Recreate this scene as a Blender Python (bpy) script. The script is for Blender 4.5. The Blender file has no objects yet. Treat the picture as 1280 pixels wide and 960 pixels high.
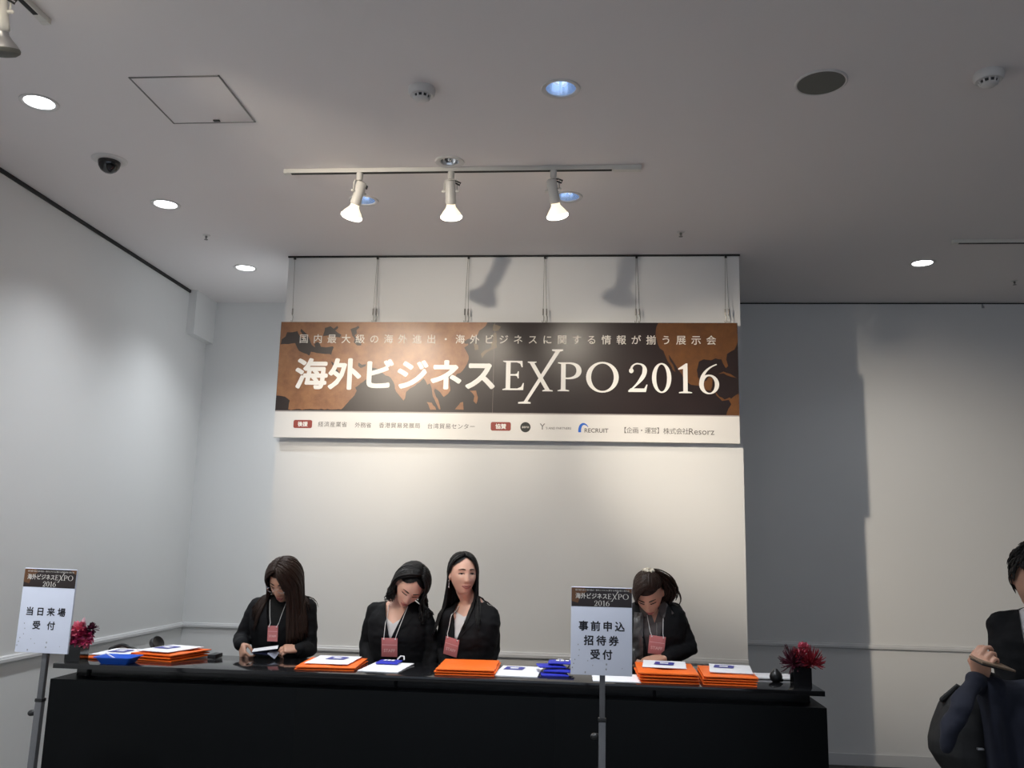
import bpy, bmesh, math, random
import numpy as np
from mathutils import Vector, Matrix, Euler, noise
from mathutils.bvhtree import BVHTree
random.seed(7)
PI = math.pi
SC = bpy.context.scene
COL = SC.collection

# ------------------------------------------------------------------ camera, world, exposure
CAM_H, FPX = 1.65, 1111.4
PSI, TH, RHO = 0.08616, 0.17661, 0.02335
_f = Vector((-math.sin(PSI)*math.cos(TH), math.cos(PSI)*math.cos(TH), math.sin(TH)))
_r0 = Vector((math.cos(PSI), math.sin(PSI), 0)); _u0 = _r0.cross(_f)
_r = math.cos(RHO)*_r0 + math.sin(RHO)*_u0
_u = -math.sin(RHO)*_r0 + math.cos(RHO)*_u0
cam = bpy.data.cameras.new('camera'); cam_o = bpy.data.objects.new('camera', cam); COL.objects.link(cam_o)
M = Matrix.Identity(4)
for i in range(3):
    M[i][0] = _r[i]; M[i][1] = _u[i]; M[i][2] = -_f[i]
M[2][3] = CAM_H
cam_o.matrix_world = M
cam.sensor_fit = 'HORIZONTAL'; cam.sensor_width = 36; cam.lens = FPX*36/1280; cam.clip_start = 0.05
SC.camera = cam_o
def at(px, py, axis, val):
    """point of the plane coordinate[axis]=val seen at photo pixel px,py"""
    d = _f + _r*((px-640)/FPX) - _u*((py-480)/FPX)
    o = Vector((0, 0, CAM_H))
    return o + d*((val-o[axis])/d[axis])

w = bpy.data.worlds.new('world'); SC.world = w; w.use_nodes = True
w.node_tree.nodes['Background'].inputs[0].default_value = (0.74, 0.84, 1.0, 1)
w.node_tree.nodes['Background'].inputs[1].default_value = 0.85
vs = SC.view_settings
vs.view_transform = 'Standard'; vs.look = 'None'; vs.gamma = 1; vs.exposure = 0.0; vs.use_curve_mapping = False
WARM = (1.0, 0.89, 0.74); COOL = (0.90, 0.95, 1.0)
P_DOWN, P_DOWN_HID, P_DIM, P_TRACK, P_FRONT, P_BEAM = 95, 48, 55, 53, 235, 720

# ------------------------------------------------------------------ materials
def mat(name, col, rough=.6, metal=0, noise_s=0, noise_a=0, bump=0, bump_s=40, emit=None, emit_s=0, spec=.5, coat=0, sheen=0, sss=0, trans=0):
    m = bpy.data.materials.new(name); m.use_nodes = True
    nt = m.node_tree; b = nt.nodes['Principled BSDF']
    b.inputs['Base Color'].default_value = (*col, 1)
    b.inputs['Roughness'].default_value = rough
    b.inputs['Metallic'].default_value = metal
    b.inputs['Specular IOR Level'].default_value = spec
    if coat: b.inputs['Coat Weight'].default_value = coat; b.inputs['Coat Roughness'].default_value = .05
    if sheen: b.inputs['Sheen Weight'].default_value = sheen
    if sss:
        b.inputs['Subsurface Weight'].default_value = sss
        b.inputs['Subsurface Radius'].default_value = (.012, .005, .003); b.inputs['Subsurface Scale'].default_value = .6
    if trans: b.inputs['Transmission Weight'].default_value = trans
    if emit:
        b.inputs['Emission Color'].default_value = (*emit, 1); b.inputs['Emission Strength'].default_value = emit_s
    tc = nt.nodes.new('ShaderNodeTexCoord')
    if noise_a:
        n = nt.nodes.new('ShaderNodeTexNoise'); n.inputs['Scale'].default_value = noise_s; n.inputs['Detail'].default_value = 6
        nt.links.new(tc.outputs['Object'], n.inputs['Vector'])
        mx = nt.nodes.new('ShaderNodeMix'); mx.data_type = 'RGBA'
        mx.inputs[6].default_value = (*[c*(1-noise_a) for c in col], 1)
        mx.inputs[7].default_value = (*[min(1, c*(1+noise_a)) for c in col], 1)
        nt.links.new(n.outputs['Fac'], mx.inputs[0]); nt.links.new(mx.outputs[2], b.inputs['Base Color'])
    if bump:
        n2 = nt.nodes.new('ShaderNodeTexNoise'); n2.inputs['Scale'].default_value = bump_s; n2.inputs['Detail'].default_value = 5
        nt.links.new(tc.outputs['Object'], n2.inputs['Vector'])
        bp = nt.nodes.new('ShaderNodeBump'); bp.inputs['Strength'].default_value = bump; bp.inputs['Distance'].default_value = .01
        nt.links.new(n2.outputs['Fac'], bp.inputs['Height']); nt.links.new(bp.outputs['Normal'], b.inputs['Normal'])
    return m
def brown_print(name, c1, c2):
    m = bpy.data.materials.new(name); m.use_nodes = True
    nt = m.node_tree; b = nt.nodes['Principled BSDF']; b.inputs['Roughness'].default_value = .33
    tc = nt.nodes.new('ShaderNodeTexCoord'); n = nt.nodes.new('ShaderNodeTexNoise')
    n.inputs['Scale'].default_value = 9; n.inputs['Detail'].default_value = 9; n.inputs['Roughness'].default_value = .7
    nt.links.new(tc.outputs['Object'], n.inputs['Vector'])
    r = nt.nodes.new('ShaderNodeValToRGB'); r.color_ramp.elements[0].position = .36; r.color_ramp.elements[1].position = .62
    r.color_ramp.elements[0].color = (*c2, 1); r.color_ramp.elements[1].color = (*c1, 1)
    nt.links.new(n.outputs['Fac'], r.inputs[0]); nt.links.new(r.outputs[0], b.inputs['Base Color'])
    return m
MT = dict(
    wall=mat('painted_wall', (.78, .78, .77), .75, bump=.08, bump_s=300, noise_s=3, noise_a=.015),
    ceil=mat('painted_ceiling', (.84, .80, .79), .8, bump=.05, bump_s=250),
    trim=mat('white_trim', (.66, .66, .66), .4),
    dark_slot=mat('dark_slot', (.02, .02, .02), .7),
    floor=mat('grey_carpet', (.10, .095, .09), .9, noise_s=120, noise_a=.4, bump=.4, bump_s=200),
    black_lacquer=mat('black_lacquer', (.010, .010, .011), .10, spec=.6),
    black_panel=mat('black_panel', (.0025, .003, .0035), .45, spec=.12),
    smoke=mat('smoked_band', (.012, .012, .012), .16, spec=.6),
    white_metal=mat('white_enamel', (.72, .70, .65), .35),
    grey_metal=mat('brushed_aluminium', (.42, .42, .43), .38, metal=.8),
    chrome=mat('chrome', (.75, .75, .75), .15, metal=1),
    pole_metal=mat('grey_pole_metal', (.15, .15, .155), .4, metal=.5),
    wire=mat('steel_wire', (.30, .29, .27), .4, metal=.8),
    blackp=mat('black_plastic', (.012, .012, .012), .35),
    greyp=mat('grey_mesh', (.17, .17, .15), .7, bump=.5, bump_s=900),
    whitep=mat('white_plastic', (.70, .68, .66), .45),
    dome=mat('smoked_dome', (.006, .006, .007), .08, spec=.7),
    bulb_warm=mat('lit_warm_bulb', (1, .95, .85), .4, emit=(1, .90, .74), emit_s=9),
    lamp_cool=mat('lit_cool_lamp', (1, 1, 1), .4, emit=(.93, .95, 1), emit_s=10),
    lamp_blue=mat('dim_blue_lamp', (.8, .85, .9), .3, emit=(.55, .72, 1), emit_s=.75),
    reflector=mat('blue_reflector', (.62, .72, .86), .22, metal=.9, emit=(.45, .6, .9), emit_s=.10),
    print_dark=mat('dark_print', (.020, .011, .010), .33, noise_s=5, noise_a=.3),
    print_land=brown_print('lit_brown_map_print', (.33, .150, .062), (.21, .088, .038)),  # left map brown lightened, spotlight wash put into the colour
    print_land2=brown_print('dark_brown_map_print', (.16, .066, .020), (.115, .046, .016)),
    print_isl=mat('olive_map_print', (.13, .085, .04), .33),
    sheet=mat('white_print_board', (.80, .78, .75), .45),
    ink_white=mat('white_lettering', (.86, .84, .80), .5),
    ink_cream=mat('cream_lettering', (.72, .68, .62), .5),
    ink_dark=mat('dark_lettering', (.012, .012, .018), .5),
    ink_grey=mat('grey_lettering', (.13, .12, .11), .5),
    ink_dim=mat('pale_grey_dots', (.35, .36, .38), .5),
    red_pill=mat('red_pill_print', (.30, .045, .03), .45),
    recruit=mat('blue_arc_print', (.02, .14, .62), .4),
    board=mat('sign_board', (.70, .73, .84), .5),
    orange=mat('orange_fabric', (1.0, .155, .010), .5, bump=.25, bump_s=60, noise_s=14, noise_a=.12),
    paper=mat('white_paper', (.86, .86, .88), .6),
    navy_ink=mat('navy_print', (.045, .05, .30), .5),
    blue_tray=mat('blue_plastic_tray', (.012, .11, .62), .35),
    blue_cloth=mat('blue_pouch', (.02, .03, .46), .5, bump=.3, bump_s=80),
    pink=mat('pink_card', (.60, .20, .20), .5),
    pink_ink=mat('pale_pink_lettering', (.82, .50, .48), .5),
    cord=mat('white_cord', (.66, .65, .64), .6),
    skin=mat('skin', (.55, .30, .205), .5, noise_s=30, noise_a=.06, sss=.12),
    skin_f=mat('fair_skin', (.70, .41, .31), .5, noise_s=30, noise_a=.05, sss=.12),
    lips=mat('lips', (.38, .12, .10), .5),
    eye_white=mat('eye_white', (.7, .66, .62), .3),
    iris=mat('dark_iris', (.010, .006, .004), .2),
    brow=mat('eyebrow', (.045, .025, .018), .8),
    suit=mat('black_suit', (.0045, .0048, .006), .8, bump=.35, bump_s=22, noise_s=300, noise_a=.3, spec=.22),
    knit=mat('black_knit', (.003, .003, .003), .9, bump=.3, bump_s=200),
    shirt=mat('white_shirt', (.62, .60, .60), .7, bump=.15, bump_s=30),
    blouse=mat('grey_blouse', (.060, .050, .050), .55, bump=.25, bump_s=30, noise_s=30, noise_a=.2),
    down=mat('silver_grey_nylon', (.055, .052, .052), .25, bump=.5, bump_s=22),
    navy=mat('navy_wool', (.0045, .0065, .018), .85, bump=.35, bump_s=18, noise_s=20, noise_a=.35),
    bagm=mat('black_nylon_bag', (.004, .004, .0045), .7, bump=.4, bump_s=20),
    tan=mat('tan_leather_case', (.19, .13, .085), .4),
    scrunchie=mat('cream_scrunchie', (.75, .68, .55), .7, bump=.5, bump_s=80),
    petal_m=mat('magenta_petal', (.42, .025, .10), .5, noise_s=40, noise_a=.5),
    petal_p=mat('pink_petal', (.72, .15, .22), .5, noise_s=40, noise_a=.3),
    petal_r=mat('crimson_petal', (.26, .010, .022), .5, noise_s=40, noise_a=.5),
    petal_d=mat('dark_plum_petal', (.07, .006, .02), .5, noise_s=40, noise_a=.5),
    leaf=mat('dark_leaf', (.02, .03, .015), .5),
    shoe=mat('black_leather_shoe', (.008, .008, .008), .3),
)
def hair_mat(name, c, c2):
    m = bpy.data.materials.new(name); m.use_nodes = True
    nt = m.node_tree; b = nt.nodes['Principled BSDF']
    b.inputs['Roughness'].default_value = .44; b.inputs['Specular IOR Level'].default_value = .22
    tc = nt.nodes.new('ShaderNodeTexCoord'); mp = nt.nodes.new('ShaderNodeMapping'); mp.inputs['Scale'].default_value = (240, 240, 14)
    n = nt.nodes.new('ShaderNodeTexNoise'); n.inputs['Scale'].default_value = 1; n.inputs['Detail'].default_value = 3
    nt.links.new(tc.outputs['Object'], mp.inputs[0]); nt.links.new(mp.outputs[0], n.inputs['Vector'])
    mx = nt.nodes.new('ShaderNodeMix'); mx.data_type = 'RGBA'; mx.inputs[6].default_value = (*c, 1); mx.inputs[7].default_value = (*c2, 1)
    nt.links.new(n.outputs['Fac'], mx.inputs[0]); nt.links.new(mx.outputs[2], b.inputs['Base Color'])
    bp = nt.nodes.new('ShaderNodeBump'); bp.inputs['Strength'].default_value = .5; bp.inputs['Distance'].default_value = .004
    nt.links.new(n.outputs['Fac'], bp.inputs['Height']); nt.links.new(bp.outputs['Normal'], b.inputs['Normal'])
    return m
MT['hair_black'] = hair_mat('black_hair', (.004, .004, .004), (.012, .011, .011))
MT['hair_brown'] = hair_mat('dark_brown_hair', (.014, .007, .005), (.034, .017, .011))

# ------------------------------------------------------------------ mesh helpers
class MB:
    def __init__(s): s.v = []; s.f = []; s.m = []
    def add(s, vs_, fs_, mi=0):
        o = len(s.v); s.v += [Vector(p) for p in vs_]
        s.f += [tuple(i+o for i in q) for q in fs_]; s.m += [mi]*len(fs_)
        return s
    def box(s, lo, hi, mi=0, mtx=None):
        x0, y0, z0 = lo; x1, y1, z1 = hi
        vs_ = [Vector(p) for p in ((x0,y0,z0),(x1,y0,z0),(x1,y1,z0),(x0,y1,z0),(x0,y0,z1),(x1,y0,z1),(x1,y1,z1),(x0,y1,z1))]
        if mtx: vs_ = [mtx @ p for p in vs_]
        return s.add(vs_, [(3,2,1,0),(4,5,6,7),(0,1,5,4),(1,2,6,5),(2,3,7,6),(3,0,4,7)], mi)
    def bbox(s, lo, hi, b, mi=0, mtx=None):
        """box with chamfered edges"""
        x0, y0, z0 = lo; x1, y1, z1 = hi
        bm = bmesh.new(); bmesh.ops.create_cube(bm, size=1)
        for v in bm.verts:
            v.co = Vector(((x0+x1)/2+v.co.x*(x1-x0), (y0+y1)/2+v.co.y*(y1-y0), (z0+z1)/2+v.co.z*(z1-z0)))
        bmesh.ops.bevel(bm, geom=bm.edges[:], offset=b, segments=2, profile=.6, affect='EDGES')
        return s.bm(bm, mi, mtx)
    def bm(s, bm, mi=0, mtx=None):
        bm.verts.index_update()
        vs_ = [(mtx @ v.co) if mtx else v.co.copy() for v in bm.verts]
        fs_ = [tuple(v.index for v in f.verts) for f in bm.faces]; bm.free()
        return s.add(vs_, fs_, mi)
    def rings(s, rs, mi=0, cap=True):
        """loft closed rings (equal counts)"""
        n = len(rs[0]); vs_ = [p for r in rs for p in r]; fs_ = []
        for i in range(len(rs)-1):
            for j in range(n):
                a = i*n+j; b = i*n+(j+1) % n
                fs_.append((a, b, b+n, a+n))
        if cap:
            fs_.append(tuple(range(n-1, -1, -1))); fs_.append(tuple((len(rs)-1)*n+j for j in range(n)))
        return s.add(vs_, fs_, mi)
    def tube(s, pts, rad, n=10, mi=0, ref=None, round_=True, cap=True):
        pts = [Vector(p) for p in pts]
        R = [(r, r) if not isinstance(r, (tuple, list)) else r for r in (rad if isinstance(rad, (list, tuple)) and len(rad) == len(pts) else [rad]*len(pts))]
        T = []
        for i in range(len(pts)):
            a = pts[max(0, i-1)]; b = pts[min(len(pts)-1, i+1)]
            t = (b-a); T.append(t.normalized() if t.length > 1e-9 else Vector((0, 0, 1)))
        u = Vector(ref) if ref is not None else (Vector((0, 0, 1)) if abs(T[0].z) < .9 else Vector((1, 0, 0)))
        rs = []
        def ring(c, t, u, ra, rb, k=1):
            w_ = t.cross(u).normalized()
            return [c + u*(ra*k*math.cos(2*PI*j/n)) + w_*(rb*k*math.sin(2*PI*j/n)) for j in range(n)]
        us = []
        for t in T:
            u = (u - t*u.dot(t))
            if u.length < 1e-6: u = t.orthogonal()
            u.normalize(); us.append(u.copy())
        if round_:
            for k in (80, 50, 22):
                a = math.radians(k); r = min(R[0])
                rs.append(ring(pts[0]-T[0]*r*math.sin(a), T[0], us[0], *R[0], math.cos(a)))
        for p, t, u, r in zip(pts, T, us, R): rs.append(ring(p, t, u, *r))
        if round_:
            for k in (22, 50, 80):
                a = math.radians(k); r = min(R[-1])
                rs.append(ring(pts[-1]+T[-1]*r*math.sin(a), T[-1], us[-1], *R[-1], math.cos(a)))
        return s.rings(rs, mi, cap)
    def lathe(s, prof, c=(0, 0, 0), n=28, mi=0, mtx=None, cap=False):
        rs = []
        for r, z in prof:
            ring = [Vector((r*math.cos(2*PI*j/n), r*math.sin(2*PI*j/n), z)) for j in range(n)]
            rs.append([(mtx @ p if mtx else p) + Vector(c) for p in ring])
        return s.rings(rs, mi, cap)
    def ell(s, c, r, n=16, mi=0, mtx=None):
        rs = []; m = n//2+1
        for i in range(m):
            a = -PI/2 + PI*(i+.02)/(m-1+.04) if m > 1 else 0
            rs.append([Vector((r[0]*math.cos(a)*math.cos(2*PI*j/n), r[1]*math.cos(a)*math.sin(2*PI*j/n), r[2]*math.sin(a))) for j in range(n)])
        rs = [[(mtx @ p if mtx else p)+Vector(c) for p in q] for q in rs]
        return s.rings(rs, mi)
    def mesh(s, name, base=Vector((0, 0, 0))):
        me = bpy.data.meshes.new(name)
        me.from_pydata([tuple(p-base) for p in s.v], [], s.f)
        me.polygons.foreach_set('material_index', s.m)
        me.update(); return me
BASE = {}
def link(name, me, mats, parent=None, smooth=True, angle=None):
    o = bpy.data.objects.new(name, me); COL.objects.link(o)
    for m in (mats if isinstance(mats, (list, tuple)) else [mats]): me.materials.append(MT[m] if isinstance(m, str) else m)
    if smooth:
        me.polygons.foreach_set('use_smooth', [True]*len(me.polygons))
        if angle: me.set_sharp_from_angle(angle=math.radians(angle))
    else: me.polygons.foreach_set('use_smooth', [False]*len(me.polygons))
    if parent: o.parent = parent
    BASE[o.name] = BASE.get(parent.name, Vector((0, 0, 0))) if parent else Vector((0, 0, 0))
    return o
def put(name, mb, mats, parent=None, smooth=True, angle=40, base=None):
    """one mesh object; a top-level one gets its origin at base"""
    b = BASE[parent.name] if parent else Vector(base if base is not None else (0, 0, 0))
    me = mb.mesh(name, b)
    bm = bmesh.new(); bm.from_mesh(me); bmesh.ops.recalc_face_normals(bm, faces=bm.faces[:]); bm.to_mesh(me); bm.free()
    o = link(name, me, mats, parent, smooth, angle)
    if not parent: o.location = b; BASE[o.name] = b
    return o
def tag(o, label, cat, group=None):
    o['label'] = label; o['category'] = cat
    if group: o['group'] = group
    return o
def thing(name, label, cat, loc=(0, 0, 0), group=None):
    o = bpy.data.objects.new(name, None); COL.objects.link(o); o.location = loc; o.empty_display_size = .1
    BASE[o.name] = Vector(loc)
    return tag(o, label, cat, group)
def struct(name, mb, mats, smooth=False):
    o = put(name, mb, mats, None, smooth); o['kind'] = 'structure'; return o
def copy_tree(o, parent=None):
    c = o.copy(); COL.objects.link(c)
    if parent: c.parent = parent
    for ch in o.children: copy_tree(ch, c)
    return c
def organic(mb, voxel=.005, smooth=2, fac=.5):
    """voxel union of overlapping shapes -> one continuous smooth mesh (returns MB)"""
    me = mb.mesh('tmp'); o = bpy.data.objects.new('tmp', me); COL.objects.link(o)
    r = o.modifiers.new('r', 'REMESH'); r.mode = 'VOXEL'; r.voxel_size = voxel
    sm = o.modifiers.new('s', 'SMOOTH'); sm.iterations = smooth; sm.factor = fac
    dg = bpy.context.evaluated_depsgraph_get(); ev = o.evaluated_get(dg)
    me2 = bpy.data.meshes.new_from_object(ev)
    out = MB(); out.add([v.co.copy() for v in me2.vertices], [tuple(p.vertices) for p in me2.polygons])
    bpy.data.objects.remove(o); bpy.data.meshes.remove(me); bpy.data.meshes.remove(me2)
    return out
def curve_mesh(cu):
    o = bpy.data.objects.new('tmpc', cu); COL.objects.link(o)
    dg = bpy.context.evaluated_depsgraph_get(); me = bpy.data.meshes.new_from_object(o.evaluated_get(dg))
    out = ([v.co.copy() for v in me.vertices], [tuple(p.vertices) for p in me.polygons])
    bpy.data.objects.remove(o); bpy.data.curves.remove(cu); bpy.data.meshes.remove(me)
    return out
def fill(contours):
    """flat polygon (x,y) with holes -> verts, faces"""
    cu = bpy.data.curves.new('f', 'CURVE'); cu.dimensions = '2D'; cu.fill_mode = 'BOTH'
    for c in contours:
        sp = cu.splines.new('POLY'); sp.points.add(len(c)-1)
        for p, q in zip(sp.points, c): p.co = (q[0], q[1], 0, 1)
        sp.use_cyclic_u = True
    return curve_mesh(cu)
_gc = {}
def glyphs(txt, off=0):
    """text in em units, baseline 0"""
    k = (txt, off)
    if k not in _gc:
        cu = bpy.data.curves.new('t', 'FONT'); cu.body = txt; cu.size = 1; cu.resolution_u = 3
        v, f = curve_mesh(cu)
        if off > 0:      # heavier weight: overlapping copies shifted around a small circle
            V, F = [], []
            for j in range(8):
                d = Vector((math.cos(j*PI/4)*off, math.sin(j*PI/4)*off, .0012*j)); o_ = len(V)
                V += [p+d for p in v]; F += [tuple(i+o_ for i in q) for q in f]
            v, f = V, F
        _gc[k] = (v, f)
    return _gc[k]
def text_at(mb, txt, cx, cz, y, height=None, width=None, off=0, mi=0, fr=None):
    """text facing -Y, fitted to width and/or height, centred at cx,cz (or through frame fr)"""
    v, f = glyphs(txt, off)
    xs = [p.x for p in v]; ys = [p.y for p in v]
    w0 = max(xs)-min(xs); h0 = max(ys)-min(ys); mx = (max(xs)+min(xs))/2; my = (max(ys)+min(ys))/2
    sy = height/h0 if height else width/w0
    sx = width/w0 if width else sy
    P = [Vector((cx+(p.x-mx)*sx, y-p.z*sy*.15, cz+(p.y-my)*sy)) for p in v]
    mb.add([fr @ p for p in P] if fr else P, f, mi)
def text_row(mb, txt, x0, x1, cz, size, y, off=0, mi=0, fr=None):
    """characters one by one with even pitch; x0,x1 centres of first and last"""
    n = len(txt)
    for i, ch in enumerate(txt):
        if ch in ' 　': continue
        v, f = glyphs(ch, off); cx = x0+(x1-x0)*i/max(1, n-1)
        asc = ch.isascii()
        mx = (max(p.x for p in v)+min(p.x for p in v))/2 if asc else .5
        P = [Vector((cx+(p.x-mx)*size, y-p.z*size*.15, cz+(p.y-.38)*size)) for p in v]
        mb.add([fr @ p for p in P] if fr else P, f, mi)

# ------------------------------------------------------------------ the room
XL, YP, YB, ZC, ZR, PL, PR = -3.423, 6.25, 7.555, 3.73, .90, -2.243, 1.078
XR, YF = 7.0, -3.0
holes = []   # ceiling holes: (x, y, r)
LIT = [(-2.70, 3.856), (-2.70, 5.195), (-2.69, 6.53), (2.43, 6.46)]
DIM = [(-.135, 3.825), (-1.40, 5.16), (-.13, 5.135)]
RING = (-.775, 4.606)
HIDDEN = [(-2.70, 2.5), (-.13, 2.5), (-1.40, 2.5), (-2.7, 1.1), (-2.7, -.6), (2.43, 3.0), (2.43, .9), (2.43, -1.2), (5.0, 5.0), (5.0, 2.0), (0, -1.2)]
for x, y in LIT+DIM+HIDDEN: holes.append((x, y, .078))
holes.append((*RING, .055))
cont = [[(XL, YF), (XR, YF), (XR, YB), (XL, YB)]]
for x, y, r in holes: cont.append([(x+r*math.cos(2*PI*j/28), y+r*math.sin(2*PI*j/28)) for j in range(28)])
v, f = fill(cont)
mb = MB(); mb.add([Vector((p.x, p.y, ZC)) for p in v], f)
mb.box((XL-.15, YF-.15, ZC+.14), (XR+.15, YB+.15, ZC+.24)); struct('ceiling', mb, 'ceil')
struct('floor', MB().box((XL, YF, -.1), (XR, YB, 0)), 'floor')
struct('wall_left', MB().box((XL-.15, YF, 0), (XL, YB+.15, ZC+.2)), 'wall')
struct('wall_back', MB().box((XL, YB, 0), (XR+.15, YB+.15, ZC+.2)), 'wall')
struct('wall_right', MB().box((XR, YF, 0), (XR+.15, YB, ZC+.2)), 'wall')
WX0, WX1, WZ0, WZ1 = -3.0, 6.4, .25, 2.95      # glazed front of the hall behind the viewer
struct('wall_front', MB().box((XL-.15, YF-.15, 0), (XR+.15, YF, WZ0)).box((XL-.15, YF-.15, WZ1), (XR+.15, YF, ZC+.2)).box((XL-.15, YF-.15, WZ0), (WX0, YF, WZ1)).box((WX1, YF-.15, WZ0), (XR+.15, YF, WZ1)), 'wall')
wf = MB()
for i in range(7):
    x = WX0+(WX1-WX0)*i/6; wf.box((x-.03, YF-.10, WZ0), (x+.03, YF-.03, WZ1))
for z in (WZ0+.03, WZ1-.03): wf.box((WX0, YF-.10, z-.03), (WX1, YF-.03, z+.03))
win = struct('window_1', wf, 'grey_metal')
gm = bpy.data.materials.new('window_glass'); gm.use_nodes = True; nt_ = gm.node_tree; nt_.nodes.clear()
o1 = nt_.nodes.new('ShaderNodeOutputMaterial'); o2 = nt_.nodes.new('ShaderNodeMixShader'); o3 = nt_.nodes.new('ShaderNodeBsdfTransparent'); o4 = nt_.nodes.new('ShaderNodeBsdfGlossy')
o4.inputs['Roughness'].default_value = .02; o2.inputs[0].default_value = .06
nt_.links.new(o3.outputs[0], o2.inputs[1]); nt_.links.new(o4.outputs[0], o2.inputs[2]); nt_.links.new(o2.outputs[0], o1.inputs[0])
put('window_pane', MB().box((WX0, YF-.07, WZ0), (WX1, YF-.064, WZ1)), gm, win, smooth=False)

struct('wall_center', MB().box((PL, YP, 0), (PR, YB, ZC)), 'wall')
mb = MB().box((XL, 7.145, 3.345), (-3.355, YB, ZC)); struct('trim_1', mb, 'wall')          # boxed-in corner under the ceiling
struct('trim_2', MB().box((XL, YF, ZC-.024), (XL+.014, 7.145, ZC-.001)), 'dark_slot')       # dark groove along the left wall
def chair_rail(name, a, b, nrm):
    a = Vector(a); b = Vector(b); n = Vector(nrm); mb = MB()
    prof = [(0, -.020), (.014, -.020), (.022, -.012), (.022, .004), (.016, .012), (.016, .016), (.008, .022), (0, .022)]
    rs = [[p + n*u + Vector((0, 0, ZR+q)) for u, q in prof] for p in (a, b)]
    mb.rings(rs); struct(name, mb, 'trim')
chair_rail('trim_3', (XL, YF, 0), (XL, YB, 0), (1, 0, 0))
chair_rail('trim_4', (XL, YB, 0), (PL, YB, 0), (0, -1, 0))
chair_rail('trim_5', (PL, YP, 0), (PR, YP, 0), (0, -1, 0))
chair_rail('trim_6', (PR, YB, 0), (XR, YB, 0), (0, -1, 0))
def base(name, lo, hi):
    struct(name, MB().bbox(lo, hi, .003), 'trim')
base('baseboard_left', (XL, YF, 0), (XL+.012, YB, .088))
base('baseboard_back', (PR, YB-.012, 0), (XR, YB, .088))
base('baseboard_back_left', (XL, YB-.012, 0), (PL, YB, .088))
base('baseboard_center', (PL, YP-.012, 0), (PR, YP, .088))
struct('trim_7', MB().box((PL-.004, YP-.012, ZC-.012), (PR+.006, YP, ZC-.001)), 'dark_slot')   # picture rail over the banner
struct('trim_8', MB().box((PR, YB-.006, ZC-.01), (XR, YB, ZC-.001)), 'dark_slot')

# ------------------------------------------------------------------ lamps
def spot(name, loc, target, power, color, ang, blend=1, size=.05, parent=None):
    l = bpy.data.lights.new(name, 'SPOT'); l.energy = power; l.color = color; l.spot_size = math.radians(ang); l.spot_blend = blend; l.shadow_soft_size = size
    o = bpy.data.objects.new(name, l); COL.objects.link(o)
    o.rotation_euler = (Vector(target)-Vector(loc)).to_track_quat('-Z', 'Y').to_euler()
    if parent: o.parent = parent; o.location = Vector(loc)-BASE[parent.name]
    else: o.location = loc
    return o
DL = [('round lit recessed downlight nearest the viewer by the left wall', 0), ('round lit recessed downlight right of the black dome camera', 0),
      ('round lit recessed downlight farthest back, beside the banner wall', 0), ('round lit recessed downlight above the right back wall', 0)]
def downlight(x, y, kind, label=None, group=None):
    t = thing('downlight', label, 'ceiling light', (x, y, ZC), group)
    tr = MB().lathe([(.070, .004), (.070, -.002), (.078, -.006), (.090, -.005), (.092, -.001), (.092, .001)], (x, y, ZC))
    put('trim_ring', tr, 'whitep', t)
    if kind == 'lit':
        put('can', MB().lathe([(.072, .002), (.066, .05), (.05, .09), (.0, .09)], (x, y, ZC)), 'chrome', t)
        put('lamp', MB().lathe([(.0, -.0015), (.05, -.001), (.069, .004), (.06, .03), (0, .035)], (x, y, ZC)), 'lamp_cool', t)
    else:
        put('reflector', MB().lathe([(.072, .002), (.068, .03), (.055, .08), (.035, .12), (.0, .125)], (x, y, ZC)), 'reflector', t)
        lm = MB()
        for k in range(3):
            a = 2*PI*k/3+.4
            p0 = Vector((x+.022*math.cos(a), y+.022*math.sin(a), ZC+.115)); p1 = Vector((x+.022*math.cos(a), y+.022*math.sin(a), ZC+.03))
            q1 = p1+Vector((-.022*math.sin(a), .022*math.cos(a), 0)); q0 = Vector((q1.x, q1.y, p0.z))
            lm.tube([p0, p1, q1, q0], .008, 8)
        put('lamp', lm, 'lamp_blue', t)
    return t
for (x, y), (lab, _) in zip(LIT, DL):
    t = downlight(x, y, 'lit', lab, 'lit recessed downlights')
    spot('downlight_beam', (x, y, ZC-.02), (x+(.45 if x < 0 else 0), y, 0), P_DOWN*(.2 if x > 0 else 1), COOL, 128, 1, .06, t)
for (x, y), lab in zip(DIM, ('round recessed downlight with bluish reflector, in open ceiling right of smoke detector',
                             'bluish recessed downlight half hidden behind the left track spotlight',
                             'bluish recessed downlight half hidden behind the right track spotlight')):
    t = downlight(x, y, 'dim', lab, 'bluish recessed downlights')
    spot('downlight_beam', (x, y, ZC-.02), (x, y, 0), P_DIM*(4.0 if y < 4 else 1.0), COOL, 84 if y < 4 else 62, 1, .06, t)
for x, y in HIDDEN:
    t = downlight(x, y, 'lit', 'round lit recessed downlight further out over the hall', 'recessed downlights over the rest of the hall')
    spot('downlight_beam', (x, y, ZC-.02), (x, y, 0), P_DOWN_HID*(8 if x < -2 and y > 2 else 4.2 if y == 2.5 else 1.4 if x < -1 else .9), COOL, 104 if y == 2.5 else 120, 1, .06, t)
t = thing('halogen_downlight', 'small chromed halogen downlight in the ceiling above the middle track spotlight', 'ceiling light', (*RING, ZC))
put('trim_ring', MB().lathe([(.052, .004), (.052, -.003), (.062, -.008), (.080, -.006), (.082, .001)], (*RING, ZC)), 'whitep', t)
put('reflector', MB().lathe([(.054, .002), (.048, .025), (.022, .05), (0, .052)], (*RING, ZC)), 'chrome', t)
put('lamp', MB().ell((*RING, ZC+.02), (.016, .016, .02)), 'chrome', t)

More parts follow.
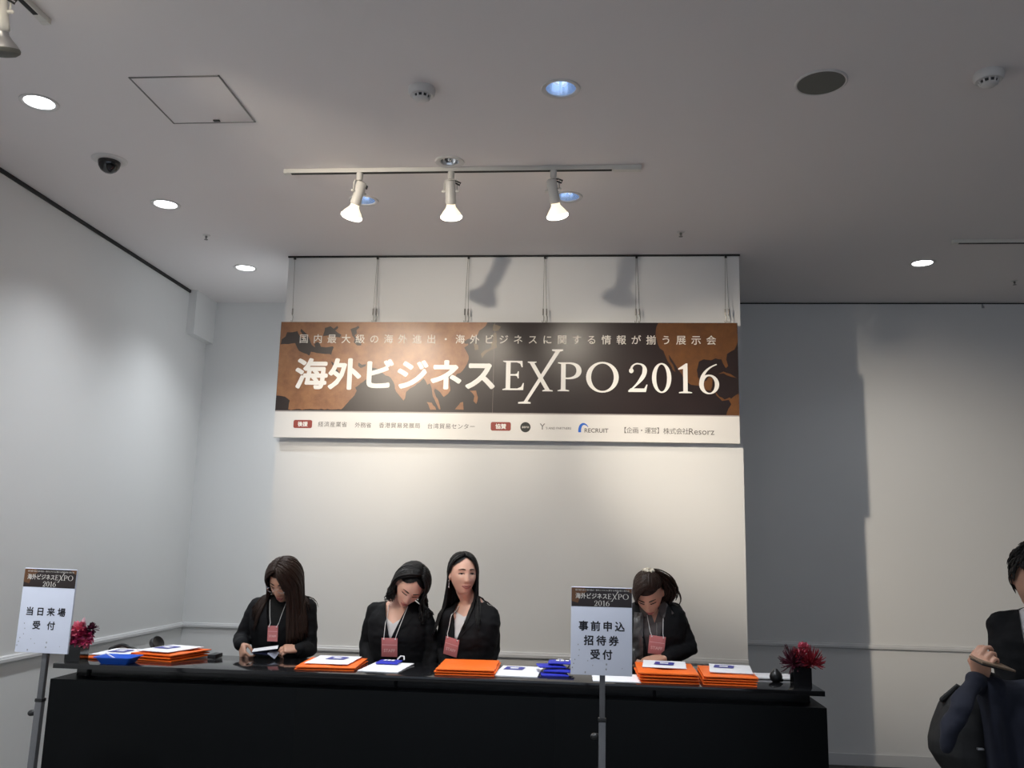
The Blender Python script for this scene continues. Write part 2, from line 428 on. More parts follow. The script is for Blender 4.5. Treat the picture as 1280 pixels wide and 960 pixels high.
def track(name, x0, x1, y, label, endcap=True, axis='x'):
    t = thing(name, label, 'light track', ((x0+x1)/2, y, ZC))
    def bx(a, b, lo, hi, m, nm, bev=.002):
        if axis == 'x': l, h = (a, y+lo[0], ZC+lo[1]), (b, y+hi[0], ZC+hi[1])
        put(nm, MB().bbox(l, h, bev) if bev else MB().box(l, h), m, t)
    bx(x0, x1, (-.017, -.024), (.017, -.0), 'white_metal', 'rail')
    bx(x0+.03, x1-(.16 if endcap else .02), (-.010, -.0265), (.010, -.0238), 'dark_slot', 'slot', 0)
    if endcap: bx(x1-.15, x1+.002, (-.0185, -.030), (.0185, -.0005), 'white_metal', 'feed_box')
    bx(x0-.012, x0+.004, (-.018, -.026), (.018, -.0005), 'white_metal', 'end_cap')
    return t
TY = 4.692
track('lighting_track', -1.735, .285, TY, 'white ceiling light track carrying three lit spotlights before the banner')
track('lighting_track', 2.455, 4.6, 5.96, 'dark-slotted ceiling light track at the right edge without spotlights', False)
def track_spot(x, y, aim, label, power, color=WARM, ang=80, beam=None, ztop=ZC-.025, group='track spotlights', lit='bulb_warm', bs=1.0):
    """adapter under the rail, U yoke, tilted cylindrical body and a PAR bulb; aim = beam direction"""
    t = thing('track_spotlight', label, 'spotlight', (x, y, ztop), group)
    d = Vector(aim).normalized()
    put('adapter', MB().lathe([(0, 0), (.019, 0), (.019, -.03), (.016, -.045), (0, -.045)], (x, y, ztop), 18), 'white_metal', t)
    piv = Vector((x, y, ztop-.115))
    side = d.cross(Vector((0, 0, 1)))
    side = side.normalized() if side.length > .02 else Vector((1, 0, 0))
    yk = MB()
    for s in (-1, 1):
        yk.tube([Vector((x, y, ztop-.045)), Vector((x, y, ztop-.048))+side*(s*.030), Vector((x, y, ztop-.062))+side*(s*.036), piv+side*(s*.036)], (.004), 8, ref=(0, 1, 0))
        yk.tube([piv+side*(s*.030), piv+side*(s*.044)], .008, 10)
    put('yoke', yk, 'white_metal', t)
    q = d.to_track_quat('Z', 'Y').to_matrix().to_4x4(); fr = Matrix.Translation(piv) @ q
    put('lamp_holder', MB().lathe([(0, -.062), (.024, -.060), (.029, -.052), (.029, .045), (.031, .05), (.031, .066), (.026, .072), (0, .072)], (0, 0, 0), 24, mtx=fr), 'white_metal', t)
    cd = MB(); c0 = Vector((x, y, ztop-.05)); c2 = piv - d*.05
    cd.tube([c0, c0+side*.03+Vector((0, 0, -.004)), c0+side*.055+Vector((0, 0, -.016)), c0+side*.05+Vector((0, 0, -.030)), c2+side*.02, c2], .0045, 8)
    put('cord', cd, 'blackp', t)
    put('bulb_neck', MB().lathe([(.024, .068), (.026, .085), (.036, .100), (.050, .118), (.059, .133)], (0, 0, 0), 28, mtx=fr), ['bulb_shell' if lit == 'bulb_warm' else 'grey_metal'], t)
    put('bulb_face', MB().lathe([(.059, .133), (.062, .140), (.060, .150), (.045, .160), (.02, .165), (0, .166)], (0, 0, 0), 28, mtx=fr), lit, t)
    p = fr @ Vector((0, 0, .18))
    if power: spot('spotlight_beam', p, Vector(beam) if beam else p+d, power, color, ang, .9, .03, t)
    return t
MT['bulb_shell'] = mat('glowing_bulb_shell', (.9, .85, .75), .35, emit=(1, .80, .55), emit_s=1.3)
track_spot(-1.304, TY, (-.33, .30, -.90), 'leftmost lit track spotlight, tilted to the left above the banner', P_TRACK*1.25, beam=(-1.50, YP, 2.55), ang=52)
track_spot(-.778, TY, (.0, .42, -.90), 'middle lit track spotlight hanging straight down above the banner', P_TRACK, beam=(-.95, YP, 2.55), ang=52)
track_spot(-.200, TY, (.17, .42, -.90), 'rightmost lit track spotlight of the three, leaning slightly right', P_TRACK*.7, beam=(.15, YP, 2.55), ang=60)
# the track of the hall itself, one spot of which shows at the top left corner
FX, FY = -2.19, 3.0
t = thing('lighting_track', 'pale end of a ceiling track in the top left corner', 'light track', (-2.235, 2.0, ZC))
put('rail', MB().bbox((-2.25, -1.0, ZC-.024), (-2.216, 3.16, ZC), .002), 'white_metal', t)
put('slot', MB().box((-2.243, -.95, ZC-.0265), (-2.223, 3.10, ZC-.0238)), 'dark_slot', t)
put('end_cap', MB().bbox((-2.252, 3.155, ZC-.026), (-2.214, 3.175, ZC), .002), 'white_metal', t)
tf = track_spot(-2.233, 2.62, (.67, .70, -.24), 'track spotlight just outside the top left corner', P_FRONT, WARM, 66, beam=(-.75, YP, 2.15), group=None)
spot('spotlight_beam', (-2.12, 2.74, 3.45), (2.5, 7.4, 1.80), P_BEAM, WARM, 31, 1, .04, tf)
track_spot(-2.233, 2.90, (-.05, .35, -.9), 'grey spotlight housing cut off by the left edge under the ceiling', 0, group=None, lit='greyp')

# ------------------------------------------------------------------ ceiling fittings
hc = [(-2.127, 3.641), (-1.695, 3.639), (-1.701, 4.095), (-2.129, 4.098)]
t = thing('access_hatch', 'square white access hatch with a thin dark outline in the ceiling', 'ceiling hatch', (-1.913, 3.868, ZC))
put('hatch_panel', MB().bbox((-2.121, 3.647, ZC-.003), (-1.703, 4.091, ZC+.01), .001), 'ceil', t)
fr_ = MB()
for lo, hi in (((-2.129, 3.639), (-1.695, 3.6455)), ((-2.129, 4.0925), (-1.695, 4.098)), ((-2.129, 3.639), (-2.1225, 4.098)), ((-1.7015, 3.639), (-1.695, 4.098))):
    fr_.box((*lo, ZC-.0045), (*hi, ZC+.001))
put('frame', fr_, MT['hatch_line'] if 'hatch_line' in MT else mat('hatch_line', (.24, .23, .22), .6), t)
put('latch', MB().bbox((-1.905, 4.062, ZC-.007), (-1.872, 4.080, ZC-.002), .001), 'dark_slot', t)

cx, cy = -2.706, 4.525
t = thing('dome_camera', 'black smoked dome security camera in a white flush ring by the left wall', 'security camera', (cx, cy, ZC))
put('ring', MB().lathe([(0, -.006), (.06, -.012), (.085, -.008), (.096, -.003), (.098, .001)], (cx, cy, ZC), 36), 'whitep', t)
put('dome', MB().lathe([(.060, -.008), (.060, -.022), (.055, -.042), (.042, -.062), (.022, -.075), (0, -.079)], (cx, cy, ZC), 32), 'dome', t)
def smoke(cx, cy, label):
    t = thing('smoke_detector', label, 'smoke detector', (cx, cy, ZC), 'smoke detectors')
    put('base_plate', MB().lathe([(.062, .001), (.064, -.010), (.062, -.026), (.054, -.036), (0, -.036)], (cx, cy, ZC), 32), 'whitep', t)
    cg = MB()
    for k in range(10):
        a = 2*PI*k/10
        cg.tube([(cx+.040*math.cos(a), cy+.040*math.sin(a), ZC-.036), (cx+.034*math.cos(a), cy+.034*math.sin(a), ZC-.050)], .0045, 6)
    put('cage', cg, 'whitep', t)
    put('chamber', MB().lathe([(.036, -.036), (.030, -.050), (0, -.050)], (cx, cy, ZC), 24), 'blackp', t)
    put('cap', MB().lathe([(.034, -.048), (.034, -.053), (.026, -.060), (0, -.061)], (cx, cy, ZC), 24), 'whitep', t)
smoke(-.783, 3.80, 'round smoke detector on the ceiling left of the open bluish downlight')
smoke(1.745, 3.767, 'round smoke detector on the ceiling near the right edge')
cx, cy = 1.040, 3.815
t = thing('ceiling_speaker', 'round flush ceiling speaker with a grey mesh grille', 'speaker', (cx, cy, ZC))
put('rim', MB().lathe([(.104, -.005), (.110, -.007), (.115, -.004), (.116, .001)], (cx, cy, ZC), 40), 'whitep', t)
put('grille', MB().lathe([(0, -.0075), (.07, -.007), (.105, -.004)], (cx, cy, ZC), 40), 'greyp', t)
for x, y, lab in ((-2.68, 5.773, 'small sprinkler head near the left wall'), (.615, 5.768, 'small sprinkler head just before the right half of the banner wall'), (3.277, 6.911, 'small sprinkler head at the far right edge')):
    t = thing('sprinkler_head', lab, 'sprinkler', (x, y, ZC), 'ceiling sprinkler heads')
    put('escutcheon', MB().lathe([(0, -.006), (.018, -.006), (.026, -.002), (.027, .001)], (x, y, ZC), 20), 'whitep', t)
    hd = MB().lathe([(.008, -.004), (.008, -.02), (.003, -.022), (.003, -.03), (.013, -.031), (.013, -.034), (0, -.034)], (x, y, ZC), 14)
    put('sprinkler_nozzle', hd, 'wire', t)
t = MB().box((3.302, YB-.012, 3.685), (3.312, YB, 3.718)); t.tube([(3.307, YB-.012, 3.690), (3.307, YB-.03, 3.680), (3.307, YB-.03, 3.695)], .004, 8)
tag(put('picture_hook', t, 'grey_metal', None, base=(3.307, YB, 3.70)), 'small metal picture hook at the top of the right back wall', 'hook')

# ------------------------------------------------------------------ the banner
BY = 6.18                         # front face
def B(px, py): return at(px, py, 1, BY)
ban = thing('hanging_banner', 'wide brown exhibition banner with a world map and white title on the wall', 'banner', (-.6, BY, 2.36))
BX0, BX1, BZ0, BZ1, BZM, BS = -2.243, 1.045, 2.356, 3.206, 2.548, -.668
board_m = ['print_dark', 'sheet']
for x0, x1 in ((BX0, BS-.0012), (BS+.0012, BX1)):
    put('print_panel', MB().box((x0, BY, BZM), (x1, BY+.022, BZ1)), 'print_dark', ban, smooth=False)
put('sponsor_panel', MB().box((BX0, BY, BZ0), (BX1, BY+.022, BZM)), 'sheet', ban, smooth=False)
put('edge_strip', MB().box((BX0, BY-.0015, BZM-.006), (BX1, BY, BZM+.002)), mat('grey_edge', (.42, .38, .36), .4), ban, smooth=False)
put('seam_line', MB().box((BS-.0016, BY-.0008, BZM), (BS+.0016, BY+.001, BZ1)), mat('seam', (.14, .11, .10), .4), ban, smooth=False)
put('backing_frame', MB().box((BX0+.01, BY+.022, BZ0+.01), (BX1-.01, BY+.034, BZ1-.01)), 'whitep', ban, smooth=False)
def zc(org, pts, k=7.387): return [(org[0]+x/k, org[1]+y/k) for x, y in pts]
O1, O2, O3 = (340, 395), (480, 395), (780, 395)
def rough(poly, amp=.0045, step=.02):
    out = []
    for i in range(len(poly)):
        a = Vector(poly[i]); b = Vector(poly[(i+1) % len(poly)]); n = max(1, int((b-a).length/step))
        edge = (abs(a.x-b.x) < 1e-4 or abs(a.y-b.y) < 1e-4)
        for k in range(n):
            p = a+(b-a)*(k/n)
            if k and not edge: p = p+Vector((noise.noise((p.x*37, p.y*37, 1)), noise.noise((p.x*37, p.y*37, 9))))*amp*1.6
            out.append((min(max(p.x, BX0), BX1), min(max(p.y, BZM+.003), BZ1)))
    return out
def land(pts_px, clampL=False):
    P = []
    for x, y in pts_px:
        q = B(x, y); P.append((q.x, q.z))
    return P
def map_part(name, polys, m, depth):
    mb = MB()
    for P in polys:
        v, f = fill([rough(P)]); mb.add([Vector((p.x, BY-depth, p.y)) for p in v], f)
    return put(name, mb, m, ban, smooth=False)
eur = land(zc(O1, [(80, 48), (300, 48)]) + zc(O2, [(60, 50), (500, 52), (955, 54), (940, 90), (915, 112), (880, 135), (862, 180), (820, 200), (775, 212), (735, 240), (752, 258), (775, 255), (778, 268), (742, 292), (762, 330), (782, 370), (782, 400), (768, 440), (745, 480), (705, 525), (672, 535), (660, 560), (640, 552), (612, 545), (590, 560), (605, 610), (612, 690), (590, 720), (552, 748), (540, 735), (520, 705), (492, 682), (470, 670), (462, 690), (480, 745), (505, 790), (522, 862), (508, 862), (478, 800), (452, 745), (440, 665), (425, 622), (400, 635), (385, 600), (365, 575), (330, 610), (285, 645), (240, 670), (205, 700), (195, 760), (180, 780), (150, 745), (112, 700), (88, 610), (62, 570)]) + zc(O1, [(1010, 520), (985, 490), (930, 478), (880, 480), (900, 520), (905, 560), (860, 590), (800, 640), (770, 660), (782, 690), (760, 735), (700, 800), (640, 862), (150, 862), (165, 780), (120, 745), (60, 735), (40, 735)]))
eur = [(min(max(x, BX0), BX1), min(max(z, BZM+.003), BZ1)) for x, z in eur]
map_part('map_land', [eur], 'print_land', .0006)
seas = [zc(O1, [(80, 262), (150, 260), (215, 250), (232, 292), (250, 322), (300, 345), (345, 366), (360, 330), (440, 345), (548, 356), (570, 290), (560, 280), (500, 290), (452, 285), (440, 250), (415, 240), (390, 262), (400, 290), (370, 270), (350, 220), (330, 175), (270, 118), (262, 140), (300, 185), (310, 220), (260, 190), (235, 140), (190, 150), (140, 150), (125, 190), (90, 215)]),
        zc(O1, [(472, 185), (490, 110), (540, 95), (570, 118), (605, 92), (612, 110), (585, 135), (640, 172), (628, 198), (560, 190), (520, 180)]),
        zc(O1, [(725, 122), (800, 92), (808, 108), (780, 130), (785, 160), (762, 180), (790, 210), (828, 240), (822, 272), (785, 272), (755, 240), (765, 212), (742, 180)]),
        zc(O1, [(545, 420), (560, 425), (590, 480), (640, 575), (625, 575), (580, 500)]),
        zc(O1, [(800, 430), (830, 450), (872, 445), (862, 465), (820, 480), (795, 460)])]
map_part('map_sea', [land(s) for s in seas], mat('dark_print_sea', (.024, .014, .012), .33), .0011)
isl = [zc(O2, [(395, 795), (440, 800), (482, 866), (428, 866)]), zc(O2, [(655, 862), (705, 800), (730, 793), (735, 866)]), zc(O2, [(792, 690), (850, 688), (867, 750), (852, 812), (825, 785), (835, 740)])]
for s_ in isl: map_part('map_island', [land(s_)], 'print_land', .0006)
isl2 = [zc(O2, [(1012, 75), (1080, 98), (1060, 130), (1030, 140), (1005, 135)]), zc(O2, [(1012, 160), (1035, 150), (1045, 290), (1000, 310), (950, 335), (905, 390), (895, 350), (935, 315), (990, 290), (1005, 230)]), zc(O2, [(828, 250), (868, 268), (872, 310), (840, 315)])]
for s_ in isl2: map_part('map_island', [land(s_)], 'print_isl', .0006)
ame = [zc(O3, [(318, 62), (1042, 66), (1052, 240), (1020, 310), (952, 350), (945, 405), (962, 462), (940, 482), (915, 440), (900, 400), (845, 390), (805, 410), (735, 400), (692, 422), (672, 500), (682, 565), (712, 605), (758, 600), (785, 560), (820, 575), (815, 650), (800, 690), (850, 705), (880, 745), (930, 772), (975, 752), (990, 765), (1062, 715), (1066, 918), (945, 918), (962, 860), (990, 815), (968, 775), (905, 785), (840, 705), (760, 685), (692, 645), (620, 635), (560, 590), (520, 520), (490, 475), (450, 412), (412, 355), (420, 400), (460, 470), (476, 518), (450, 500), (420, 440), (392, 392), (365, 322), (330, 298), (310, 250), (292, 180), (300, 100)]),
       zc(O3, [(870, 535), (920, 513), (980, 533), (1042, 572), (990, 562), (920, 530)])]
map_part('map_america', [land(s) for s in ame], 'print_land2', .0006)
# lettering: subtitle, title, and the serif EXPO 2016
a = B(380, 423); b = B(889, 427); SUB = '国内最大級の海外進出・海外ビジネスに関する情報が揃う展示会'
for i, ch in enumerate(SUB):
    mb = MB(); x = a.x+(b.x-a.x)*i/(len(SUB)-1)
    text_row(mb, ch, x, x, (a.z+b.z)/2+.004, .071, BY-.0022, .008); put('subtitle_character', mb, 'ink_cream', ban, smooth=False)
mb = MB(); a = B(369, 467); b = B(619, 468)
text_at(mb, '海外ビジネス', (a.x+b.x)/2, a.z, BY-.0024, height=.232, width=b.x-a.x, off=.032)
put('title_lettering', mb, 'ink_white', ban, smooth=False)
def ellp(cx, cy, rx, ry, n=40, a0=0, a1=2*PI): return [(cx+rx*math.cos(a0+(a1-a0)*j/n), cy+ry*math.sin(a0+(a1-a0)*j/n)) for j in range(n)]
def bez(p0, p1, p2, p3, n=10): return [tuple((1-t)**3*a+3*t*(1-t)**2*b+3*t*t*(1-t)*c+t**3*d for a, b, c, d in zip(p0, p1, p2, p3)) for t in [i/n for i in range(n+1)]]
def stroke(pts, wid):
    L = []; R = []
    for i, p in enumerate(pts):
        a = Vector(pts[max(0, i-1)]); b = Vector(pts[min(len(pts)-1, i+1)]); t = (b-a).normalized(); n = Vector((-t.y, t.x))
        t_ = i/(len(pts)-1)*(len(wid)-1); k = min(int(t_), len(wid)-2); w_ = wid[k]+(wid[k+1]-wid[k])*(t_-k)
        L.append(tuple(Vector(p)+n*w_/2)); R.append(tuple(Vector(p)-n*w_/2))
    return L+R[::-1]
def serif_glyphs():
    G = {}
    G['E'] = (.68, [[[(0, 0), (0, .03), (.10, .06), (.10, .94), (0, .97), (0, 1), (.62, 1), (.63, .78), (.60, .78), (.55, .90), (.44, .945), (.245, .945), (.245, .545), (.40, .545), (.46, .57), (.48, .64), (.51, .64), (.51, .40), (.48, .40), (.46, .465), (.40, .49), (.245, .49), (.245, .055), (.47, .055), (.59, .11), (.65, .24), (.68, .24), (.66, 0)]]])
    G['P'] = (.74, [[[(0, 0), (0, .03), (.10, .06), (.10, .94), (0, .97), (0, 1)] + bez((.30, 1), (.60, 1.02), (.74, .88), (.74, .71), 12) + bez((.74, .71), (.74, .5), (.55, .39), (.245, .42), 12) + [(.245, .06), (.36, .03), (.36, 0)],
                     bez((.245, .945), (.50, .97), (.58, .84), (.58, .71), 10) + bez((.58, .71), (.58, .55), (.45, .46), (.245, .475), 10)]])
    G['O'] = (1.05, [[ellp(.525, .5, .525, .52), ellp(.525, .5, .365, .462)]])
    G['X'] = (.95, [[[(.0, 1), (.34, 1), (.34, .97), (.26, .945), (.86, .055), (.98, .03), (.98, 0), (.58, 0), (.58, .03), (.68, .06), (.08, .945), (0, .97)]],
                    [[(.93, 1.42), (1.36, 1.42), (1.36, 1.37), (1.24, 1.345), (.02, -.345), (.14, -.37), (.14, -.42), (-.34, -.42), (-.34, -.37), (-.12, -.345), (1.06, 1.345), (.93, 1.37)]]])
    two = bez((.10, .72), (.08, .93), (.28, 1.0), (.36, .98), 8) + bez((.36, .98), (.62, .98), (.66, .72), (.52, .52), 10)[1:] + bez((.52, .52), (.40, .34), (.22, .18), (.07, .06), 10)[1:]
    G['2'] = (.72, [[stroke(two, [.10, .05, .05, .17, .15, .07, .045])], [[(.0, 0), (.0, .05), (.08, .125), (.58, .125), (.66, .26), (.70, .26), (.64, 0)]], [ellp(.105, .735, .085, .085, 20)]])
    G['0'] = (.74, [[ellp(.37, .5, .37, .52), ellp(.37, .5, .205, .468)]])
    G['1'] = (.50, [[[(.02, 0), (.02, .035), (.17, .06), (.17, .83), (.0, .80), (0, .845), (.27, 1.02), (.325, 1.02), (.325, .06), (.48, .035), (.48, 0)]]])
    six = bez((.66, 1.0), (.40, .92), (.08, .72), (.085, .34), 14)
    G['6'] = (.74, [[stroke(six, [.04, .05, .08, .12, .165])], [ellp(.37, .315, .37, .335), ellp(.375, .31, .205, .282)]])
    return G
SG = serif_glyphs()
def serif(mb, ch, x, z, h, y, wid, mi=0, fr=None):
    adv, parts = SG[ch]; sx = wid/adv
    for i, cs in enumerate(parts):
        v, f = fill(cs); P = [Vector((x+p.x*sx, y-.00015*i, z+p.y*h)) for p in v]
        mb.add([fr @ p for p in P] if fr else P, f, mi)
mb = MB()
for ch, x0, x1, yt, yb in (('E', 628, 655.5, 451, 487.5), ('X', 659, 690.5, 452, 489), ('P', 697, 727, 453, 489), ('O', 732.5, 773.5, 453, 490), ('2', 785.5, 810, 454, 490), ('0', 815, 839, 454.5, 490.5), ('1', 848, 865.5, 455, 491.5), ('6', 874, 898.5, 455.5, 492)):
    p = B(x0, yb); q = B(x1, yt)
    serif(mb, ch, p.x, p.z, B(x0, yt).z-p.z, BY-.0024, q.x-p.x)
put('expo_lettering', mb, 'ink_white', ban, smooth=False)
# sponsor line
def pill(c, wpx, hpx, txt):
    p = B(*c); w_ = wpx*.00557; h_ = hpx*.00557; r = h_*.22
    cn = []
    for sx, sz, a0 in ((1, 1, 0), (-1, 1, PI/2), (-1, -1, PI), (1, -1, 1.5*PI)):
        cn += [(p.x+sx*(w_/2-r)+r*math.cos(a0+PI/2*k/6), p.z+sz*(h_/2-r)+r*math.sin(a0+PI/2*k/6)) for k in range(7)]
    v, f = fill([cn]); q = MB().add([Vector((s.x, BY-.001, s.y)) for s in v], f)
    o = put('red_tag', q, 'red_pill', ban, smooth=False)
    q = MB(); text_at(q, txt, p.x, p.z, BY-.002, height=h_*.62, off=.03); put('tag_lettering', q, 'ink_white', o, smooth=False)
pill((378.5, 530), 24.5, 10.5, '後援'); pill((626, 533), 25.5, 11, '協賛')
for txt, x0, x1, yy in (('経済産業省', 401, 430.5, 530), ('外務省', 447, 461, 531), ('香港貿易発展局', 477, 522, 531.5), ('台湾貿易センター', 537.5, 590.5, 532.5)):
    a = B(x0, yy); b = B(x1, yy+.6); mb = MB(); text_row(mb, txt, a.x, b.x, (a.z+b.z)/2, .041, BY-.0012)
    put('supporter_lettering', mb, 'ink_grey', ban, smooth=False)
mb = MB(); p = B(656.8, 534); mb.add(*[([Vector((s.x, BY-.001, s.y)) for s in vv], ff) for vv, ff in [fill([ellp(p.x, p.z, .036, .036, 28)])]][0])
o = put('round_logo', mb, mat('dark_logo_print', (.022, .024, .022), .5), ban, smooth=False)
mb = MB(); text_at(mb, 'zero', p.x, p.z, BY-.002, width=.05, off=.01); put('logo_lettering', mb, 'ink_cream', o, smooth=False)
mb = MB()
text_at(mb, 'Y', B(678, 533.5).x, B(678, 533.2).z, BY-.0012, height=.042)
text_at(mb, "'S AND PARTNERS", B(698, 535).x, B(698, 535.3).z, BY-.0012, width=.178)
put('partner_lettering', mb, 'ink_grey', ban, smooth=False)
mb = MB(); p = B(730, 536.5)
arc = bez((p.x-.030, p.z-.022), (p.x-.034, p.z+.044), (p.x+.006, p.z+.050), (p.x+.028, p.z+.016), 12)
v, f = fill([stroke(arc, [.020, .019, .013, .004])]); mb.add([Vector((s.x, BY-.001, s.y)) for s in v], f)
o = put('arc_logo', mb, 'recruit', ban, smooth=False)
mb = MB(); text_at(mb, 'RECRUIT', B(745.5, 538).x, B(745.5, 538.2).z, BY-.0014, width=.165, height=.030, off=.012); put('logo_lettering', mb, 'ink_grey', o, smooth=False)
mb = MB(); a = B(781, 537.5); b = B(821, 538.5)
text_row(mb, '【企画・運営】', a.x-.01, b.x+.022, a.z-.001, .045, BY-.0012)
put('organiser_lettering', mb, 'ink_grey', ban, smooth=False); mb = MB()
a = B(833, 538.8); b = B(857, 539.3); text_row(mb, '株式会社', a.x, b.x, a.z, .046, BY-.0012)
text_at(mb, 'Resorz', B(877, 540).x, B(877, 539.6).z, BY-.0012, width=.172)
put('organiser_lettering', mb, 'ink_grey', ban, smooth=False)
# hanging wires
WL = ['first hanging wire from the left above the banner', 'second hanging wire from the left above the banner', 'third hanging wire from the left above the banner',
      'fourth hanging wire from the left above the banner', 'fifth hanging wire from the left above the banner', 'last hanging wire at the right end above the banner']
for (xt, xb, dbl), lab in zip(((-2.192, -2.173, 0), (-1.561, -1.556, 1), (-.881, -.879, 1), (-.318, -.311, 1), (.346, .351, 1), (.982, .979, 1)), WL):
    t = thing('hanging_wire', lab, 'wire', (xt, YP-.015, ZC-.012), 'banner hanging wires')
    y0, y1 = YP-.016, BY+.026
    for k in ((-1, 1) if dbl else (0,)):
        dx = .012*k if dbl else 0
        put('wire', MB().tube([(xt+dx*.3, y0, ZC-.012), (xb+dx, y1, BZ1+.10)], .0016, 6), 'wire', t)
        hk = MB()
        hk.tube([(xb+dx, y1, BZ1+.105), (xb+dx, y1, BZ1+.065)], .0055, 8)
        hk.tube([(xb+dx, y1, BZ1+.065), (xb+dx+.006, y1, BZ1+.045), (xb+dx+.005, y1, BZ1+.015), (xb+dx-.004, y1, BZ1-.002), (xb+dx-.006, y1, BZ1+.018)], .0028, 8)
        put('hook', hk, 'wire', t)
    put('rail_clip', MB().bbox((xt-.008, YP-.022, ZC-.03), (xt+.008, YP-.010, ZC-.008), .001), 'blackp', t)

# ------------------------------------------------------------------ the counter
CY0, CY1, CX0, CX1 = 4.45, 4.96, -2.67, 1.118
ct = thing('reception_counter', 'long glossy black reception counter across the foreground', 'counter', ((CX0+CX1)/2, (CY0+CY1)/2, 0))
put('counter_top', MB().bbox((CX0, CY0, .976), (CX1, CY1, 1.0), .002), 'black_lacquer', ct)
put('recessed_band', MB().box((CX0+.055, CY0+.13, .918), (CX1-.04, CY1-.17, .978)), 'smoke', ct, smooth=False)
for x in (CX0+.115, -.95, .33):  # dark upright strips modelled for a reflection in the glossy band
    put('band_reflection', MB().box((x, CY0+.118, .925), (x+.014, CY0+.132, .976)), 'black_panel', ct, smooth=False)
n = 3; xs = [CX0-.005+(CX1+.01-CX0)*i/n for i in range(n+1)]
for i in range(n):
    put('front_panel', MB().bbox((xs[i], CY0, .05), (xs[i+1], CY0+.03, .925), .0012), 'black_panel', ct)
for x in (CX0-.005, CX1-.02):
    put('side_panel', MB().box((x, CY0+.03, .05), (x+.025, CY1-.17, .925)), 'black_panel', ct, smooth=False)
put('ledge', MB().box((CX0-.005, CY0+.03, .905), (CX1+.005, CY1-.17, .9245)), 'black_panel', ct, smooth=False)
put('plinth', MB().box((CX0+.03, CY0+.04, 0), (CX1-.03, CY1-.2, .05)), 'blackp', ct, smooth=False)

# ------------------------------------------------------------------ sign stands
def sign(base_x, y, bx0, bx1, z0, z1, lean, rows, label, knob_z, seam_z, polex):
    """board on a square telescopic pole with round foot; lean in radians about the foot"""
    t = thing('sign_stand', label, 'sign', (base_x, y, 0))
    fr = Matrix.Translation((base_x, y, 0)) @ Matrix.Rotation(lean, 4, 'Y') @ Matrix.Translation((-base_x, -y, 0))
    put('foot', MB().lathe([(0, 0), (.15, 0), (.152, .006), (.14, .014), (.03, .022), (.02, .05), (0, .05)], (base_x, y, 0), 40), 'grey_metal', t)
    put('lower_pole', MB().bbox((polex-.0145, y+.004, .02), (polex+.0145, y+.033, seam_z), .002, mtx=fr), 'pole_metal', t)
    put('upper_pole', MB().bbox((polex-.0115, y+.007, seam_z-.05), (polex+.0115, y+.030, z1-.05), .002, mtx=fr), 'pole_metal', t)
    put('collar', MB().bbox((polex-.0165, y+.002, seam_z-.012), (polex+.0165, y+.035, seam_z+.002), .002, mtx=fr), 'blackp', t)
    kb = MB().tube([fr @ Vector((polex-.014, y+.018, knob_z)), fr @ Vector((polex-.026, y+.018, knob_z))], .004, 10)
    kb.tube([fr @ Vector((polex-.024, y+.018, knob_z)), fr @ Vector((polex-.036, y+.018, knob_z-.002))], (.013), 14)
    put('clamp_knob', kb, 'blackp', t)
    b = put('board', MB().bbox((bx0, y-.007, z0), (bx1, y+.004, z1), .0015, mtx=fr), 'board', t)
    W = bx1-bx0; Hh = z1-z0; zh = z1-Hh*.225
    put('header_print', MB().box((bx0+.001, y-.0078, zh), (bx1-.001, y-.0068, z1-.003), mtx=fr), 'print_dark', t, smooth=False)
    lm = MB()
    for cs in ([(bx0+.001, z1-.003), (bx0+W*.22, z1-.003), (bx0+W*.26, z1-Hh*.05), (bx0+W*.16, z1-Hh*.10), (bx0+W*.11, zh+Hh*.04), (bx0+.001, zh+Hh*.06)], [(bx1-W*.12, z1-.003), (bx1-.001, z1-.003), (bx1-.001, z1-Hh*.06), (bx1-W*.05, z1-Hh*.05)]):
        v, f = fill([cs]); lm.add([fr @ Vector((p.x, y-.0082, p.y)) for p in v], f)
    put('header_map', lm, 'print_land2', t, smooth=False)
    h = MB(); cx = (bx0+bx1)/2
    text_row(h, '国内最大級の海外進出・海外ビジネスに関する情報が揃う展示会', bx0+W*.08, bx1-W*.06, z1-Hh*.035, W*.03, y-.0086, 0, 0, fr)
    zt = z1-Hh*.102; hh = Hh*.066
    text_at(h, '海外ビジネス', bx0+W*.33, zt, y-.0088, height=hh, width=W*.52, off=.018, fr=fr)
    for ch, a, b_ in (('E', .60, .66), ('X', .675, .75), ('P', .765, .835), ('O', .845, .945)):
        serif(h, ch, bx0+W*a, zt-hh*.48, hh*.92, y-.0088, W*(b_-a), 0, fr)
    zt2 = z1-Hh*.182
    for ch, a, b_ in (('2', .38, .435), ('0', .445, .505), ('1', .52, .56), ('6', .57, .63)):
        serif(h, ch, bx0+W*a, zt2-hh*.48, hh*.92, y-.0088, W*(b_-a), 0, fr)
    put('header_lettering', h, 'ink_cream', t, smooth=False)
    for txt, fx0, fx1, fz, sz in rows:
        m = MB(); text_row(m, txt, bx0+W*fx0, bx0+W*fx1, z0+Hh*fz, W*sz, y-.0078, .028, 0, fr)
        put('lettering', m, 'ink_dark', t, smooth=False)
    d = MB(); random.seed(3)
    for fx, fz, r in ((.12, .34, 1), (.14, .28, .9), (.13, .215, .9), (.07, .17, 1), (.05, .125, 1), (.03, .08, 1.1), (.24, .03, 1.4), (.28, .16, .8), (.36, .11, .8), (.585, .125, 1.5), (.58, .07, 1.4), (.84, .085, .7)):
        v, f = fill([ellp(bx0+W*fx, z0+Hh*fz, .0022*r, .0030*r, 10)]); d.add([fr @ Vector((p.x, y-.0076, p.y)) for p in v], f)
    put('dot_pattern', d, 'ink_dim', t, smooth=False)
    return t
